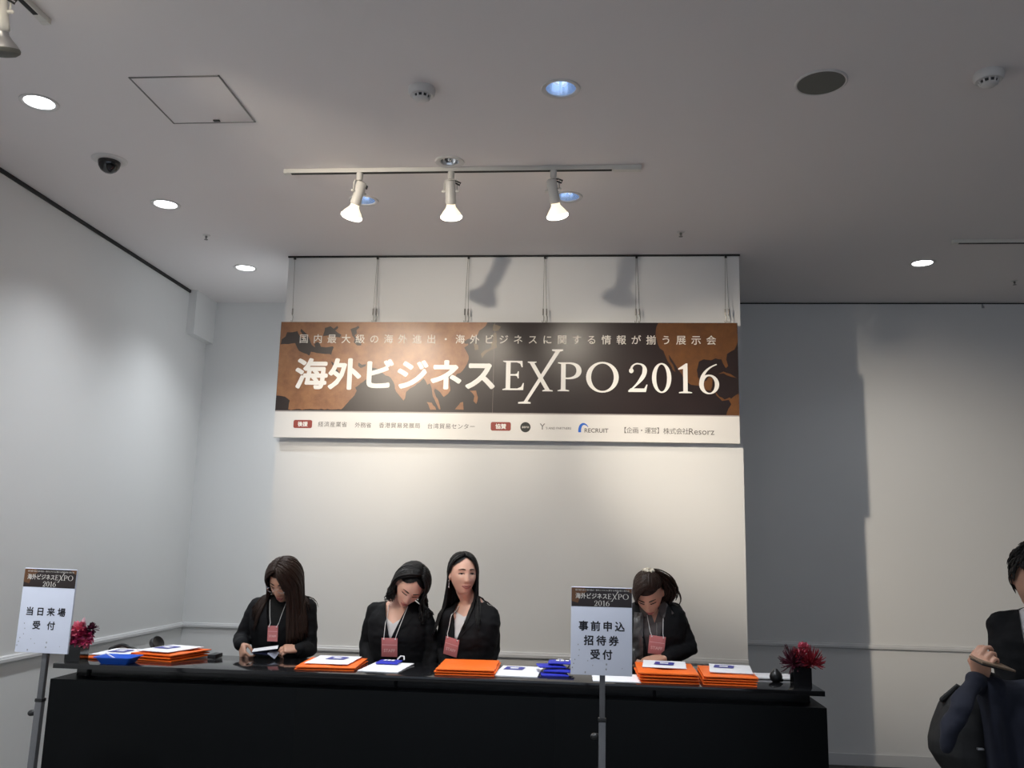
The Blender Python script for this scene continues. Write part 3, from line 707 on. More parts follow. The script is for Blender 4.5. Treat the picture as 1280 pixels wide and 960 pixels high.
sign(.073, 3.88, -.0615, .194, 1.115, 1.473, 0, [('事前申込', .205, .80, .555, .165), ('招待券', .295, .70, .392, .165), ('受付', .40, .60, .235, .165)],
     'right-hand sign on a pole before the counter, in front of a staff member', .87, .94, .0715)
q0 = at(40, 960, 1, 3.88)
LEAN = .014
fx_ = at(53, 830, 1, 3.88).x + 1.08*math.tan(-LEAN)
sign(fx_, 3.88, at(65.2, 711, 1, 3.88).x-1.488*LEAN-.122, at(65.2, 711, 1, 3.88).x-1.488*LEAN+.122, 1.125, 1.488, LEAN,
     [('当日来場', .195, .80, .487, .155), ('受付', .355, .63, .325, .155)], 'left-hand sign on a pole at the left end of the counter', .87, .93, fx_)

# ------------------------------------------------------------------ things on the counter
ZT = 1.0005
def slab(mb, c, wx, wy, h, rot, wav=.003, seed=0, mi=0, nx=16, ny=16, skew=0, droop=0):
    """soft folded-cloth slab"""
    g = []
    R = Matrix.Rotation(rot, 3, 'Z')
    def P(i, j, top):
        u = i/nx-.5; v_ = j/ny-.5
        x = u*wx+skew*v_*wy; y = v_*wy
        e = min(1, min(i, nx-i, j, ny-j)/2.0)
        k = noise.noise((x*9+seed*7.3, y*9, seed*3.1+(5 if top else 0)))
        x += .004*noise.noise((y*25+seed, 3, seed)); y += .004*noise.noise((x*25+seed, 8, seed))
        edge = 0 if e < .01 else 1
        z = (h*(.62+.38*e) + wav*k*e - droop*(abs(u)*2)**4) if top else (0 if edge else h*.12)
        p = R @ Vector((x, y, 0)); return Vector((c[0]+p.x, c[1]+p.y, c[2]+max(z, .0004 if top else 0)))
    vs_ = [P(i, j, True) for j in range(ny+1) for i in range(nx+1)] + [P(i, j, False) for j in range(ny+1) for i in range(nx+1)]
    N = (nx+1)*(ny+1); fs_ = []
    for j in range(ny):
        for i in range(nx):
            a = j*(nx+1)+i; fs_.append((a, a+1, a+nx+2, a+nx+1)); fs_.append((N+a+nx+1, N+a+nx+2, N+a+1, N+a))
    bd = [i for i in range(nx)] + [j*(nx+1)+nx for j in range(ny)] + [ny*(nx+1)+nx-i for i in range(nx)] + [(ny-j)*(nx+1) for j in range(ny)]
    for k in range(len(bd)):
        a, b = bd[k], bd[(k+1) % len(bd)]; fs_.append((a, N+a, N+b, b))
    mb.add(vs_, fs_, mi)
def logo(mb, c, w_, d_, rot, seed=0):
    R = Matrix.Rotation(rot, 3, 'Z')
    def q(pts, mi, dz):
        v, f = fill([pts]); mb.add([Vector(c)+R @ Vector((p.x*w_, p.y*d_, dz)) for p in v], f, mi)
    q([(-.5, -.5), (.42, -.5), (.5, .35), (.3, .5), (-.42, .5)], 0, 0)
    q([(-.22, -.14), (.18, -.18), (.2, .2), (-.2, .22)], 1, .0006)
ORD = ['topmost', 'second from top', 'third from top', 'bottom']
def bag_stack(c, wx, wy, rot, n, th, where, group, seed, skew=0):
    z = ZT
    for k in range(n):
        mb = MB(); cc = (c[0]+random.uniform(-.004, .004), c[1]+random.uniform(-.004, .004), z)
        slab(mb, cc, wx+random.uniform(-.01, .01), wy+random.uniform(-.01, .01), th, rot+random.uniform(-.02, .02), .0050, seed+k*.045, skew=skew)
        idx = n-1-k
        nm = ORD[idx] if idx < n-1 or n == 1 else 'bottom'
        if n == 1: lab = 'single folded orange cloth bag ' + where
        else: lab = nm + ' folded orange cloth bag ' + where
        tag(put('folded_bag', mb, 'orange', None, base=cc), lab, 'bag', group)
        z += th+.0026
    return z
def leaflet(c, wx, wy, rot, label, lg=True, n=1, group='printed leaflets on the counter', loff=(-.02, .03), seed=0):
    t = thing('leaflet', label, 'leaflet', c, group)
    mb = MB(); slab(mb, c, wx, wy, .0022*n, rot, .0012, seed)
    put('sheet', mb, 'paper', t, smooth=True)
    if lg:
        R = Matrix.Rotation(rot, 3, 'Z'); p = Vector(c)+R @ Vector((loff[0], loff[1], .0022*n+.0022))
        mb = MB(); logo(mb, p, .105, .11, rot); put('printed_logo', mb, ['navy_ink', 'paper'], t, smooth=False)
    return t
random.seed(11)
# left group
z = bag_stack((-2.515, 4.80, 0), .22, .33, .0, 1, .012, 'beside the blue tray, under a leaflet', 'orange bags left of the tray', 1)
leaflet((-2.515, 4.81, z+.003), .19, .28, .0, 'white leaflet with a navy logo on the orange bag behind the blue tray', seed=2, loff=(0, .02))
z = bag_stack((-2.215, 4.80, 0), .25, .32, -.25, 3, .011, 'of the left stack, right of the blue tray', 'orange bags in the left stack', 4)
leaflet((-2.225, 4.80, z+.003), .205, .28, -.25, 'white leaflets with a navy logo lying on the left orange stack', n=3, seed=5, loff=(-.02, .0))
# blue tray
tx, ty = -2.375, 4.535; mb = MB()
def rrect(hx, hy, z_, r=.012): 
    out = []
    for sx, sy, a0 in ((1, 1, 0), (-1, 1, PI/2), (-1, -1, PI), (1, -1, 1.5*PI)):
        out += [Vector((tx+sx*(hx-r)+r*math.cos(a0+PI/2*k/4), ty+sy*(hy-r)+r*math.sin(a0+PI/2*k/4), z_)) for k in range(5)]
    return out
mb.rings([rrect(.070, .050, ZT), rrect(.094, .066, ZT+.034), rrect(.100, .072, ZT+.035), rrect(.100, .072, ZT+.031), rrect(.091, .063, ZT+.030), rrect(.070, .050, ZT+.003)])
tag(put('pen_tray', mb, 'blue_tray', None, base=(tx, ty, ZT)), 'shallow blue plastic tray at the front left of the counter', 'tray')
mb = MB().tube([(-2.36, 4.52, ZT+.012), (-2.425, 4.50, ZT+.050)], .0035, 8)
tag(put('pen', mb, 'paper', None, base=(-2.36, 4.52, ZT+.01)), 'white pen sticking up out of the blue tray', 'pen')
# tape roll + black cable behind the left bags
t = thing('tape_dispenser', 'black round tape dispenser leaning behind the left orange stack', 'tape dispenser', (-2.40, 4.945, ZT))
fr = Matrix.Translation((-2.395, 4.985, ZT+.048)) @ Matrix.Rotation(math.radians(58), 4, 'Y') @ Matrix.Rotation(.4, 4, 'X')
put('reel', MB().lathe([(0, -.010), (.028, -.012), (.036, -.016), (.040, -.012), (.040, .012), (.036, .016), (.028, .012), (0, .010)], (0, 0, 0), 28, mtx=fr), 'blackp', t)
put('dispenser_base', MB().bbox((-2.445, 4.962, ZT), (-2.35, 4.98, ZT+.012), .003), 'blackp', t)
mb = MB(); mb.tube([(-2.66+.15*i/10, 4.978+.010*math.sin(i*.6), ZT+.0105+.022*math.sin(PI*i/10)) for i in range(11)], .010, 8)
tag(put('black_cable', mb, 'blackp', None, base=(-2.6, 4.93, ZT)), 'thick black cable arching behind the leftmost leaflet', 'cable')
mb = MB().bbox((-2.02, 4.80, ZT), (-1.975, 4.90, ZT+.022), .004)
tag(put('stapler', mb, 'blackp', None, base=(-2, 4.85, ZT)), 'small black block just right of the left orange stack', 'stapler')
# middle groups
z = bag_stack((-1.305, 4.71, 0), .30, .37, .06, 2, .009, 'of the stack left of centre, under a printed leaflet', 'orange bags before the glasses wearer', 9)
leaflet((-1.305, 4.72, z+.003), .225, .31, .02, 'white leaflet with navy print on the orange stack left of centre', n=2, seed=3, loff=(.01, .04))
t = leaflet((-1.02, 4.70, ZT), .205, .34, -.05, 'thick white leaflet pile with a blue pouch on it, before the wavy-haired woman', False, n=4, seed=8)
def pouch(c, wx, wy, h, rot, label, seed, group, lg=True):
    t = thing('blue_pouch', label, 'pouch', c, group)
    mb = MB(); slab(mb, c, wx, wy, h, rot, .0018, seed, nx=12, ny=10); put('cloth', mb, 'blue_cloth', t)
    R = Matrix.Rotation(rot, 3, 'Z')
    if lg:
        q = MB(); ctr = Vector(c)+Vector((0, 0, h+.0035))
        for a in range(3):
            u = -.22+.18*a; pts = [R @ Vector((wx*(u+dx), wy*dy, 0))+ctr for dx, dy in ((0, -.25), (.13, -.25), (.13, .1), (0, .1))]
            q.add(pts, [(0, 1, 2, 3)])
        put('white_print', q, 'paper', t, smooth=False)
    s_ = MB(); a = Vector(c)+R @ Vector((wx*.3, wy*.42, h)); s_.tube([a, a+R @ Vector((.012, .02, .016)), a+R @ Vector((.03, .02, .014)), a+R @ Vector((.035, .0, .002))], .004, 8)
    put('drawstring', s_, 'cord', t); return t
pouch((-1.03, 4.80, ZT+.0115), .115, .12, .012, .0, 'small blue pouch with white print on the white leaflet pile', 2, 'blue pouches on the counter')
z = bag_stack((-.595, 4.72, 0), .295, .40, .02, 3, .009, 'of the bare central stack before the smiling woman', 'orange bags at the centre', 15)
leaflet((-.335, 4.71, ZT), .215, .36, -.04, 'thick white leaflet pile with a navy logo right of the central orange stack', True, n=5, seed=9, loff=(-.03, .05))
for k, (dx, dy, dz, r) in enumerate(((0, 0, 0, .1), (.02, .03, .0165, -.12), (-.02, .06, .033, .2), (.035, .08, .0495, -.02))):
    pouch((-.155+dx, 4.66+dy, ZT+dz), .135, .13, .010, r, ['bottom blue pouch', 'second blue pouch from below', 'third blue pouch from below', 'topmost blue pouch'][k]+' of the pile beside the right sign', 20+k*.06, 'blue pouches on the counter', k == 3)
t = leaflet((.15, 4.62, ZT), .23, .26, .02, 'white papers half hidden behind the right sign', False, n=3, seed=12)
z1_ = bag_stack((.405, 4.70, 0), .28, .40, .0, 4, .011, 'of the tall stack right of the right sign', 'orange bags right of the sign', 30)
leaflet((.40, 4.75, z1_+.003), .215, .27, -.08, 'white leaflet with a navy logo on the tall orange stack beside the right sign', True, n=2, seed=13, loff=(.0, .0))
z2_ = bag_stack((.70, 4.70, 0), .26, .39, -.03, 4, .009, 'of the rightmost stack on the counter', 'orange bags in the rightmost stack', 40)
leaflet((.725, 4.72, z2_+.003), .205, .31, -.12, 'white leaflet with a navy logo on the rightmost orange stack', True, n=3, seed=14, loff=(-.03, .03))
leaflet((.95, 4.86, ZT), .27, .17, .0, 'long white paper lying behind the round black ornament', False, n=5, seed=15)
t = thing('round_ornament', 'small round black ornament on the counter left of the right flower vase', 'ornament', (.945, 4.70, ZT))
mb = MB().lathe([(0, 0), (.018, 0), (.030, .012), (.032, .026), (.027, .042), (.014, .054), (.007, .062), (0, .063)], (.945, 4.70, ZT), 20)
put('body', mb, 'blackp', t); put('foot', MB().ell((.965, 4.695, ZT+.010), (.016, .014, .010)), 'blackp', t)
# vases with flowers
def vase(x, y, hw, h, label):
    t = thing('flower_arrangement', label, 'flowers', (x, y, ZT))
    mb = MB()
    def sq(w_, z_): return [Vector((x+sx*w_, y+sy*w_, z_)) for sx, sy in ((-1, -1), (1, -1), (1, 1), (-1, 1))]
    mb.rings([sq(hw, ZT), sq(hw, ZT+h), sq(hw-.004, ZT+h), sq(hw-.004, ZT+.01)])
    put('vase', mb, 'black_lacquer', t, smooth=False); return t
def petal(mb, p, d, up, l, w_, curl, mi=0):
    d = Vector(d).normalized(); s = d.cross(Vector(up)); s = s.normalized() if s.length > .01 else d.orthogonal().normalized(); n = s.cross(d)
    vs_ = []; N = 5
    for i in range(N+1):
        t_ = i/N; ww = w_*math.sin(PI*min(1, .12+t_*.86))**.8
        c = Vector(p)+d*(l*t_)+n*(curl*t_*t_)
        for k in (-1, 0, 1): vs_.append(c+s*(ww*k)+n*(abs(k)*w_*.35))
    fs_ = [(i*3+k, i*3+k+1, i*3+k+4, i*3+k+3) for i in range(N) for k in (0, 1)]
    mb.add(vs_, fs_, mi)
def ruffled(t, c, r, n, m, seed):
    rn = random.Random(seed); mb = MB()
    for i in range(n):
        d = Vector((rn.gauss(0, 1), rn.gauss(0, 1), rn.gauss(.25, 1))).normalized()
        petal(mb, Vector(c)+d*r*.25, d, (rn.random()-.5, rn.random()-.5, 1), r*rn.uniform(.7, 1), r*rn.uniform(.22, .4), r*rn.uniform(-.5, .5))
    put('blossom', mb, m, t)
def spider(t, c, r, n, m, seed, up=(0, 0, 1)):
    rn = random.Random(seed); mb = MB()
    for i in range(n):
        d = (Vector((rn.gauss(0, 1), rn.gauss(0, 1), rn.gauss(0, .7)))+Vector(up)*.5).normalized()
        L = r*rn.uniform(.75, 1.05); p = Vector(c)
        e = p+d*L*.6; tip = p+d*L+Vector((0, 0, r*rn.uniform(-.05, .25)))
        mb.tube([p+d*r*.12, e, (e+tip)/2+Vector((0, 0, -.002)), tip], [.0022, .0028, .0026, .0014], 5, round_=False)
    put('blossom', mb, m, t)
def stems(t, x, y, z0, tips):
    mb = MB()
    for p in tips: mb.tube([(x, y, z0), ((x+p[0])/2, (y+p[1])/2, (z0+p[2])/2+.01), p], .0028, 6)
    put('stem', mb, 'leaf', t)
vx, vy = -2.605, 4.545
t = vase(vx, vy, .041, .085, 'black square vase of magenta flowers at the left end of the counter')
fl = [((vx-.03, vy-.01, 1.112), .052, 60, 'petal_m', 1), ((vx+.035, vy-.015, 1.122), .050, 60, 'petal_m', 2), ((vx+.01, vy-.02, 1.155), .042, 46, 'petal_p', 3), ((vx+.055, vy+.01, 1.155), .034, 40, 'petal_d', 4), ((vx-.045, vy+.0, 1.145), .038, 40, 'petal_r', 5), ((vx+.05, vy-.02, 1.10), .035, 36, 'petal_p', 6)]
for c, r, n, m, s in fl: ruffled(t, c, r, n, m, s)
mb = MB(); petal(mb, (vx+.012, vy, 1.165), (.05, 0, 1), (0, 1, 0), .055, .012, .006); petal(mb, (vx+.018, vy, 1.165), (.25, 0, 1), (0, 1, 0), .04, .011, -.006)
put('bud', mb, mat('pale_pink_bud', (.75, .45, .5), .5), t)
stems(t, vx, vy, 1.03, [c for c, *_ in fl])
vx, vy = 1.035, 4.565
t = vase(vx, vy, .042, .092, 'black square vase of spiky crimson flowers at the right end of the counter')
fl = [((vx-.035, vy-.01, 1.108), .075, 120, 'petal_d', 11), ((vx+.045, vy-.02, 1.112), .072, 130, 'petal_r', 12), ((vx+.0, vy-.01, 1.140), .055, 90, 'petal_r', 13), ((vx+.03, vy+.03, 1.11), .06, 70, 'petal_d', 14)]
for c, r, n, m, s in fl: spider(t, c, r, n, m, s)
ruffled(t, (vx+.015, vy, 1.178), .030, 26, 'petal_p', 15)
ruffled(t, (vx-.066, vy, 1.183), .013, 12, 'petal_d', 16)
stems(t, vx, vy, 1.03, [c for c, *_ in fl]+[(vx+.015, vy, 1.178), (vx-.066, vy, 1.18)])

# ------------------------------------------------------------------ people
def sstep(a, b, x):
    t = min(1, max(0, (x-a)/(b-a))); return t*t*(3-2*t)
def gs(d, s): return math.exp(-.5*(d/s)**2)
def head_shape(mb, Hm, k=1.0, male=False):
    """head with face, local: face towards -Y, chin z=-.108, crown z=.112"""
    NL, NA = 72, 96; rs = []
    for i in range(NL):
        la = -PI/2+PI*(i+.25)/(NL-.5); uz = math.sin(la); c = math.cos(la); z = .110*uz
        low = sstep(.0, -.105, z)
        cc = c**(.62 if z < 0 else .88)
        a = .072*(1-(.27 if not male else .22)*low); bf = .086*(1-.02*low); bb = .098*(1-.45*sstep(-.01, -.09, z))
        ring = []
        for j in range(NA):
            p = 2*PI*j/NA; hx = math.sin(p); hy = -math.cos(p)
            x = a*cc*math.copysign(abs(hx)**.92, hx); y = (bf if hy < 0 else bb)*cc*hy
            if hy < 0:
                wf = min(1, -hy*1.4); ax = abs(x)
                t = sstep(.022, -.040, z); rid = (.002+.013*t)*gs(x, .0070+.004*t)*sstep(.030, .010, z)*sstep(-.052, -.042, z)
                d = rid + .005*gs(ax-.010, .005)*gs(z+.040, .006)
                d += -.0075*gs(ax-.031, .014)*gs(z-.003, .010) + .0035*gs(ax-.028, .022)*gs(z-.024, .008)
                d += .004*gs(ax-.040, .014)*gs(z+.028, .014)
                d += .0065*gs(x, .019)*gs(z+.0635, .0045) + .0065*gs(x, .016)*gs(z+.0745, .005) - .003*gs(x, .022)*gs(z+.069, .0022)
                d += .006*gs(x, .016)*gs(z+.097, .011) - .002*gs(x, .025)*gs(z+.085, .004)
                y -= d*wf
                if z < -.06: y -= .010*sstep(-.06, -.108, z)*wf
            ring.append(Hm @ (Vector((x, y, z))*k))
        rs.append(ring)
    mb.rings(rs)
    for s in (-1, 1):
        mb.ell(Hm @ (Vector((s*.073, .014, -.006))*k), (.009*k, .017*k, .029*k), 14, mtx=Hm.to_3x3().to_4x4() @ Matrix.Rotation(s*.35, 4, 'Z'))
def hand_shape(mb, wrist, d, n, thumb, curl=(25, 35, 20), k=1.0, spread=6, thumb_in=.5):
    """palm, four unequal fingers and a thumb; d = towards the fingers, n = back of the hand, thumb = +1/-1 side"""
    d = Vector(d).normalized(); n = Vector(n); n = (n-d*n.dot(d)).normalized(); s = d.cross(n)*thumb
    w_ = Vector(wrist); P = lambda a, b, c: w_+d*(a*k)+s*(b*k)+n*(c*k)
    sec = lambda a, hw, ht, o=0: [P(a, o+hw*math.copysign(abs(math.cos(q))**.7, math.cos(q)), ht*math.copysign(abs(math.sin(q))**.8, math.sin(q))) for q in [2*PI*j/16 for j in range(16)]]
    mb.rings([sec(-.02, .023, .018), sec(.0, .025, .017), sec(.025, .034, .015, .003), (sec(.055, .040, .0135, .001)), sec(.082, .039, .0115), sec(.092, .034, .008)])
    for off, L, rr, sp, a0 in ((.029, .070, .0085, 1, .085), (.010, .079, .0088, .3, .090), (-.010, .073, .0083, -.4, .087), (-.028, .057, .0074, -1.1, .080)):
        ang = 0; p = P(a0-.012, off, 0); dd = (d+s*math.tan(math.radians(sp*spread))).normalized()
        pts = [p]; rads = [rr*k*1.05]
        for seg, c in zip((.46, .30, .24), curl):
            ang += math.radians(c*(1+.12*(off < 0)))
            v_ = dd*math.cos(ang)-n*math.sin(ang); p = p+v_*(L*seg+(.012 if seg == .46 else 0))*k; pts.append(p); rads.append(rads[-1]*.93)
        mb.tube(pts, rads, 12)
    t0 = P(.018, .024, -.006); v1 = (d*.62+s*.75-n*.25).normalized(); v2 = (d*(.85)+s*(.45-thumb_in*.6)-n*(.2+thumb_in*.5)).normalized(); v3 = (d*.9+s*(.2-thumb_in*.8)-n*(.2+thumb_in*.4)).normalized()
    p1 = t0+v1*.036*k; p2 = p1+v2*.032*k; p3 = p2+v3*.024*k
    mb.tube([t0, p1, p2, p3], [.0125*k, .0108*k, .0098*k, .0080*k], 12)
class Person: pass
def torso_rings(pr, grow, z0=None, z1=None):
    """body cross-sections from hips to neck, grown outwards"""
    m = pr.m; zs = pr.zs
    base = [(.72, .165, .115, 0), (.82, .168, .120, .005), (.90, .155, .112, 0), (zs-.30, .128, .098, 0), (zs-.21, .138, .108, -.006), (zs-.13, .150, .116 if not m else .112, -.014 if not m else -.006), (zs-.06, .158, .102, -.006), (zs-.01, .148, .082, .004), (zs+.025, .108, .068, .010), (zs+.055, .066, .056, .012), (zs+.075, .054, .052, .010)]
    kx = pr.kw
    out = []
    for z, rx, ry, dy in base:
        if z0 is not None and z < z0: continue
        if z1 is not None and z > z1: continue
        c = pr.ctr(z); g = grow*(1 if z < zs+.03 else .5)
        ring = []
        for j in range(40):
            q = 2*PI*j/40; cx, sx = math.cos(q), math.sin(q)
            x = (rx*kx+g)*math.copysign(abs(cx)**.85, cx); y = (ry*pr.kd+g)*math.copysign(abs(sx)**.9, sx)+dy
            ring.append(pr.loc(x, y, z))
        out.append(ring)
    return out
def make_person(label, cat_group, x, y, zs, hips, shoulders, elbows, wrists, hands, Hm, skin, male=False, yaw=0, lean=(0, 0), kw=1.0, kd=1.0, hk=1.0,
                apex=(.0, 1.06), vhalf=.062, shirt=None, shirt_cut=None, turtleneck=False, lapels=True):
    pr = Person(); pr.m = male; pr.zs = zs; pr.kw = kw; pr.kd = kd
    pr.X = Vector((math.cos(yaw), math.sin(yaw), 0)); pr.Y = Vector((-math.sin(yaw), math.cos(yaw), 0))
    def ctr(z):
        t = max(0, (z-.90)/(zs-.90)); return Vector((x+lean[0]*t**1.3, y+lean[1]*t**1.5, z))
    pr.ctr = ctr
    pr.loc = lambda a, b, z: ctr(z)+pr.X*a+pr.Y*b
    root = thing('person', label, 'person', (x, y, 0), cat_group); pr.root = root; pr.Hm = Hm; pr.hk = hk
    hs = 1.0 if not male else 1.1
    # body: one continuous skin surface
    b = MB(); b.rings(torso_rings(pr, 0))
    nb = ctr(zs+.04)+pr.Y*.012; hb = Hm @ (Vector((0, .022, -.065))*hk); rn = .047 if not male else .056
    b.tube([nb-Vector((0, 0, .04)), nb.lerp(hb, .4), nb.lerp(hb, .8), hb.lerp(Hm @ Vector((0, .02, 0)), .5)], [rn*1.15, rn, rn*.98, rn*.98], 18)
    head_shape(b, Hm, hk, male)
    for i, s in enumerate((-1, 1)):
        sh, el, wr = Vector(shoulders[i]), Vector(elbows[i]), Vector(wrists[i])
        b.tube([sh, sh.lerp(el, .35), sh.lerp(el, .8), el, el.lerp(wr, .3), el.lerp(wr, .75), wr], [.046*hs, .042*hs, .037*hs, .036*hs, .037*hs, .028*hs, .0235*hs], 16)
        hand_shape(b, wr, k=.86*hs if not male else .98, **hands[i])
        hp = pr.loc(s*.085*kw, 0, .84); kn = Vector((hp.x+s*.01, hp.y-.01, .46)); an = Vector((kn.x+s*.01, kn.y+.02, .09))
        b.tube([hp, hp.lerp(kn, .5), kn, kn.lerp(an, .35), an], [.084*hs, .068*hs, .052*hs, .053*hs, .036*hs], 16)
        b.tube([an, Vector((an.x, an.y-.05, .045)), Vector((an.x+s*.01, an.y-.15, .028))], [.036, .034, .026], 12)
    ob = organic(b, .0042, 2, .45)
    ob.m = [0]*len(ob.f)
    put('body', ob, skin, root, angle=None)
    pr.bvh_body = BVHTree.FromPolygons(ob.v, ob.f)
    def cut(mb, apex, half, ztop, front=True):
        """open a V-shaped front from apex (local x, z) to +-half at ztop"""
        bm = bmesh.new(); vs_ = [bm.verts.new(p) for p in mb.v]
        for f in mb.f:
            try: bm.faces.new([vs_[i] for i in f])
            except ValueError: pass
        for s in (-1, 1):
            p0 = pr.loc(apex[0], 0, apex[1]); p1 = pr.loc(apex[0]*.3+s*half, 0, ztop)
            nrm = (p1-p0).cross(pr.Y).normalized()
            bmesh.ops.bisect_plane(bm, geom=bm.verts[:]+bm.edges[:]+bm.faces[:], plane_co=p0, plane_no=nrm, dist=1e-6)
        kill = []
        for f in bm.faces:
            c = f.calc_center_median(); q = c-ctr(c.z)
            lx, ly = q.dot(pr.X), q.dot(pr.Y); t = (c.z-apex[1])/(ztop-apex[1])
            p0 = pr.loc(apex[0], 0, apex[1])
            l0 = (c-p0).dot(pr.X)
            xl = [((pr.loc(apex[0]*.3+s*half, 0, ztop)-p0)*t).dot(pr.X) for s in (-1, 1)]
            if t > 0 and ly < .01 and xl[0] < l0 < xl[1]: kill.append(f)
        bmesh.ops.delete(bm, geom=kill, context='FACES')
        out = MB(); bm.verts.index_update(); out.add([v.co.copy() for v in bm.verts], [tuple(v.index for v in f.verts) for f in bm.faces]); bm.free()
        return out
    def shell(mb, name, m, th):
        me = mb.mesh('tmp'); o = bpy.data.objects.new('tmp', me); COL.objects.link(o)
        bm = bmesh.new(); bm.from_mesh(me); bmesh.ops.recalc_face_normals(bm, faces=bm.faces[:]); bm.to_mesh(me); bm.free()
        sd = o.modifiers.new('s', 'SOLIDIFY'); sd.thickness = th; sd.offset = -1
        dg = bpy.context.evaluated_depsgraph_get(); me2 = bpy.data.meshes.new_from_object(o.evaluated_get(dg))
        out = MB(); out.add([v.co.copy() for v in me2.vertices], [tuple(p.vertices) for p in me2.polygons])
        bpy.data.objects.remove(o); bpy.data.meshes.remove(me); bpy.data.meshes.remove(me2)
        return put(name, out, m, root, angle=50)
    # shirt / top
    st = MB(); st.rings(torso_rings(pr, .008, .80, zs+.06))
    if turtleneck: st.tube([nb-Vector((0, 0, .04)), nb.lerp(hb, .35), nb.lerp(hb, .62)], [rn*1.3, rn+.011, rn+.012], 18)
    st = organic(st, .006, 2)
    pr.bvh_shirt = BVHTree.FromPolygons(st.v, st.f)
    if shirt_cut: st = cut(st, shirt_cut[0], shirt_cut[1], zs+.06)
    shell(st, 'top' if shirt != 'shirt' else 'shirt', shirt, .002)
    # jacket
    jk = MB(); jk.rings(torso_rings(pr, .022, .72, zs+.06))
    for i, s in enumerate((-1, 1)):
        sh, el, wr = Vector(shoulders[i]), Vector(elbows[i]), Vector(wrists[i])
        inn = pr.loc(s*.06, .01, zs+.015)
        jk.tube([inn, sh.lerp(inn, .4), sh], [.040, .048*hs, .050*hs], 16)
        dwn = (el-wr).normalized()
        jk.tube([sh, sh.lerp(el, .3), sh.lerp(el, .8), el, el.lerp(wr, .35), el.lerp(wr, .92)], [.054*hs, .055*hs, .049*hs, .049*hs, .047*hs, .039*hs], 18)
    jk = organic(jk, .0065, 4)
    sd_ = random.random()*50
    tr = BVHTree.FromPolygons(jk.v, jk.f)
    bm = bmesh.new(); vv = [bm.verts.new(p) for p in jk.v]; [bm.faces.new([vv[i] for i in f]) for f in jk.f]; bm.normal_update()
    nv = []
    for v_ in bm.verts:
        p = v_.co; a = noise.noise((p.x*10+sd_, p.y*10, p.z*26)) ; b_ = noise.noise((p.x*30, p.y*30+sd_, p.z*44))
        nv.append(p+v_.normal*(.0050*a+.0024*b_))
    bm.free(); jk.v = nv
    pr.bvh_jacket = BVHTree.FromPolygons(jk.v, jk.f)
    jc = cut(jk, apex, vhalf, zs+.065)
    jo = shell(jc, 'jacket', 'suit', .004); pr.bvh_jcut = BVHTree.FromPolygons(jc.v, jc.f)
    # lapels and buttons follow the jacket front
    def front(lx, z, bvhs):
        best = None
        o_ = pr.loc(lx, -.6, z)
        for bv in bvhs:
            h = bv.ray_cast(o_, pr.Y)
            if h[0] is not None and (best is None or h[3] < best[1]): best = (h[0], h[3])
        return best[0] if best else pr.loc(lx, -.12, z)
    pr.front = front
    for s in ((-1, 1) if lapels else ()):
        lp = MB(); N = 18; K = 5; g = []; gi = []
        for i in range(N+1):
            t = i/N; z = apex[1]+.004+(zs+.045-apex[1])*t
            tt = (z-apex[1])/(zs+.065-apex[1])
            x0 = apex[0]*(1-tt)+(apex[0]*.3+s*vhalf)*tt
            wd = .052*sstep(0, .62, t)*(1-.45*sstep(.70, .74, t))*(1-.55*sstep(.8, 1, t))+.004
            for k in range(K+1):
                p = front(x0+s*(wd*k/K+.002), z, [pr.bvh_jacket]); g.append(p-pr.Y*(.007-.003*k/K)); gi.append(p-pr.Y*.0005)
        f_ = []; W = K+1
        for i in range(N):
            for k in range(K): a = i*W+k; f_.append((a, a+1, a+W+1, a+W))
        o_ = len(g); allv = g+gi
        fb = [tuple(o_+i for i in reversed(q)) for q in f_]
        bd = [k for k in range(K)]+[i*W+K for i in range(N)]+[N*W+K-k for k in range(K)]+[(N-i)*W for i in range(N)]
        fs_ = f_+fb+[(bd[i], o_+bd[i], o_+bd[(i+1) % len(bd)], bd[(i+1) % len(bd)]) for i in range(len(bd))]
        lp.add(allv, fs_); put('lapel', lp, 'suit', root, angle=50)
    # trousers and shoes
    tb = MB(); tb.rings([r for r in torso_rings(pr, .010, .70, .93)])
    for s in (-1, 1):
        hp = pr.loc(s*.085*kw, 0, .82); kn = Vector((hp.x+s*.01, hp.y-.01, .46)); an = Vector((kn.x+s*.01, kn.y+.02, .10))
        tb.tube([hp, hp.lerp(kn, .5), kn, an], [.098*hs, .082*hs, .068*hs, .060*hs], 16)
        so = MB(); so.tube([an-Vector((0, -.02, .04)), Vector((an.x, an.y-.06, .045)), Vector((an.x+s*.01, an.y-.17, .034))], [(.042, .042), (.042, .044), (.036, .033)], 16)
        so.bbox((an.x-.038+s*.004, an.y-.20, .0), (an.x+.038+s*.004, an.y+.06, .022), .008)
        put('shoe', organic(so, .008, 1), 'shoe', root, angle=None)
    put('trousers', organic(tb, .010, 2), 'suit', root, angle=None)
    return pr
def fray(pr, x, z):
    """point of the face surface at head-local x,z"""
    o_ = pr.Hm @ (Vector((x, -.25, z))*pr.hk); d = (pr.Hm.to_3x3() @ Vector((0, 1, 0))).normalized()
    h = pr.bvh_body.ray_cast(o_, d); return (h[0] if h[0] is not None else pr.Hm @ (Vector((x, -.085, z))*pr.hk)), -d
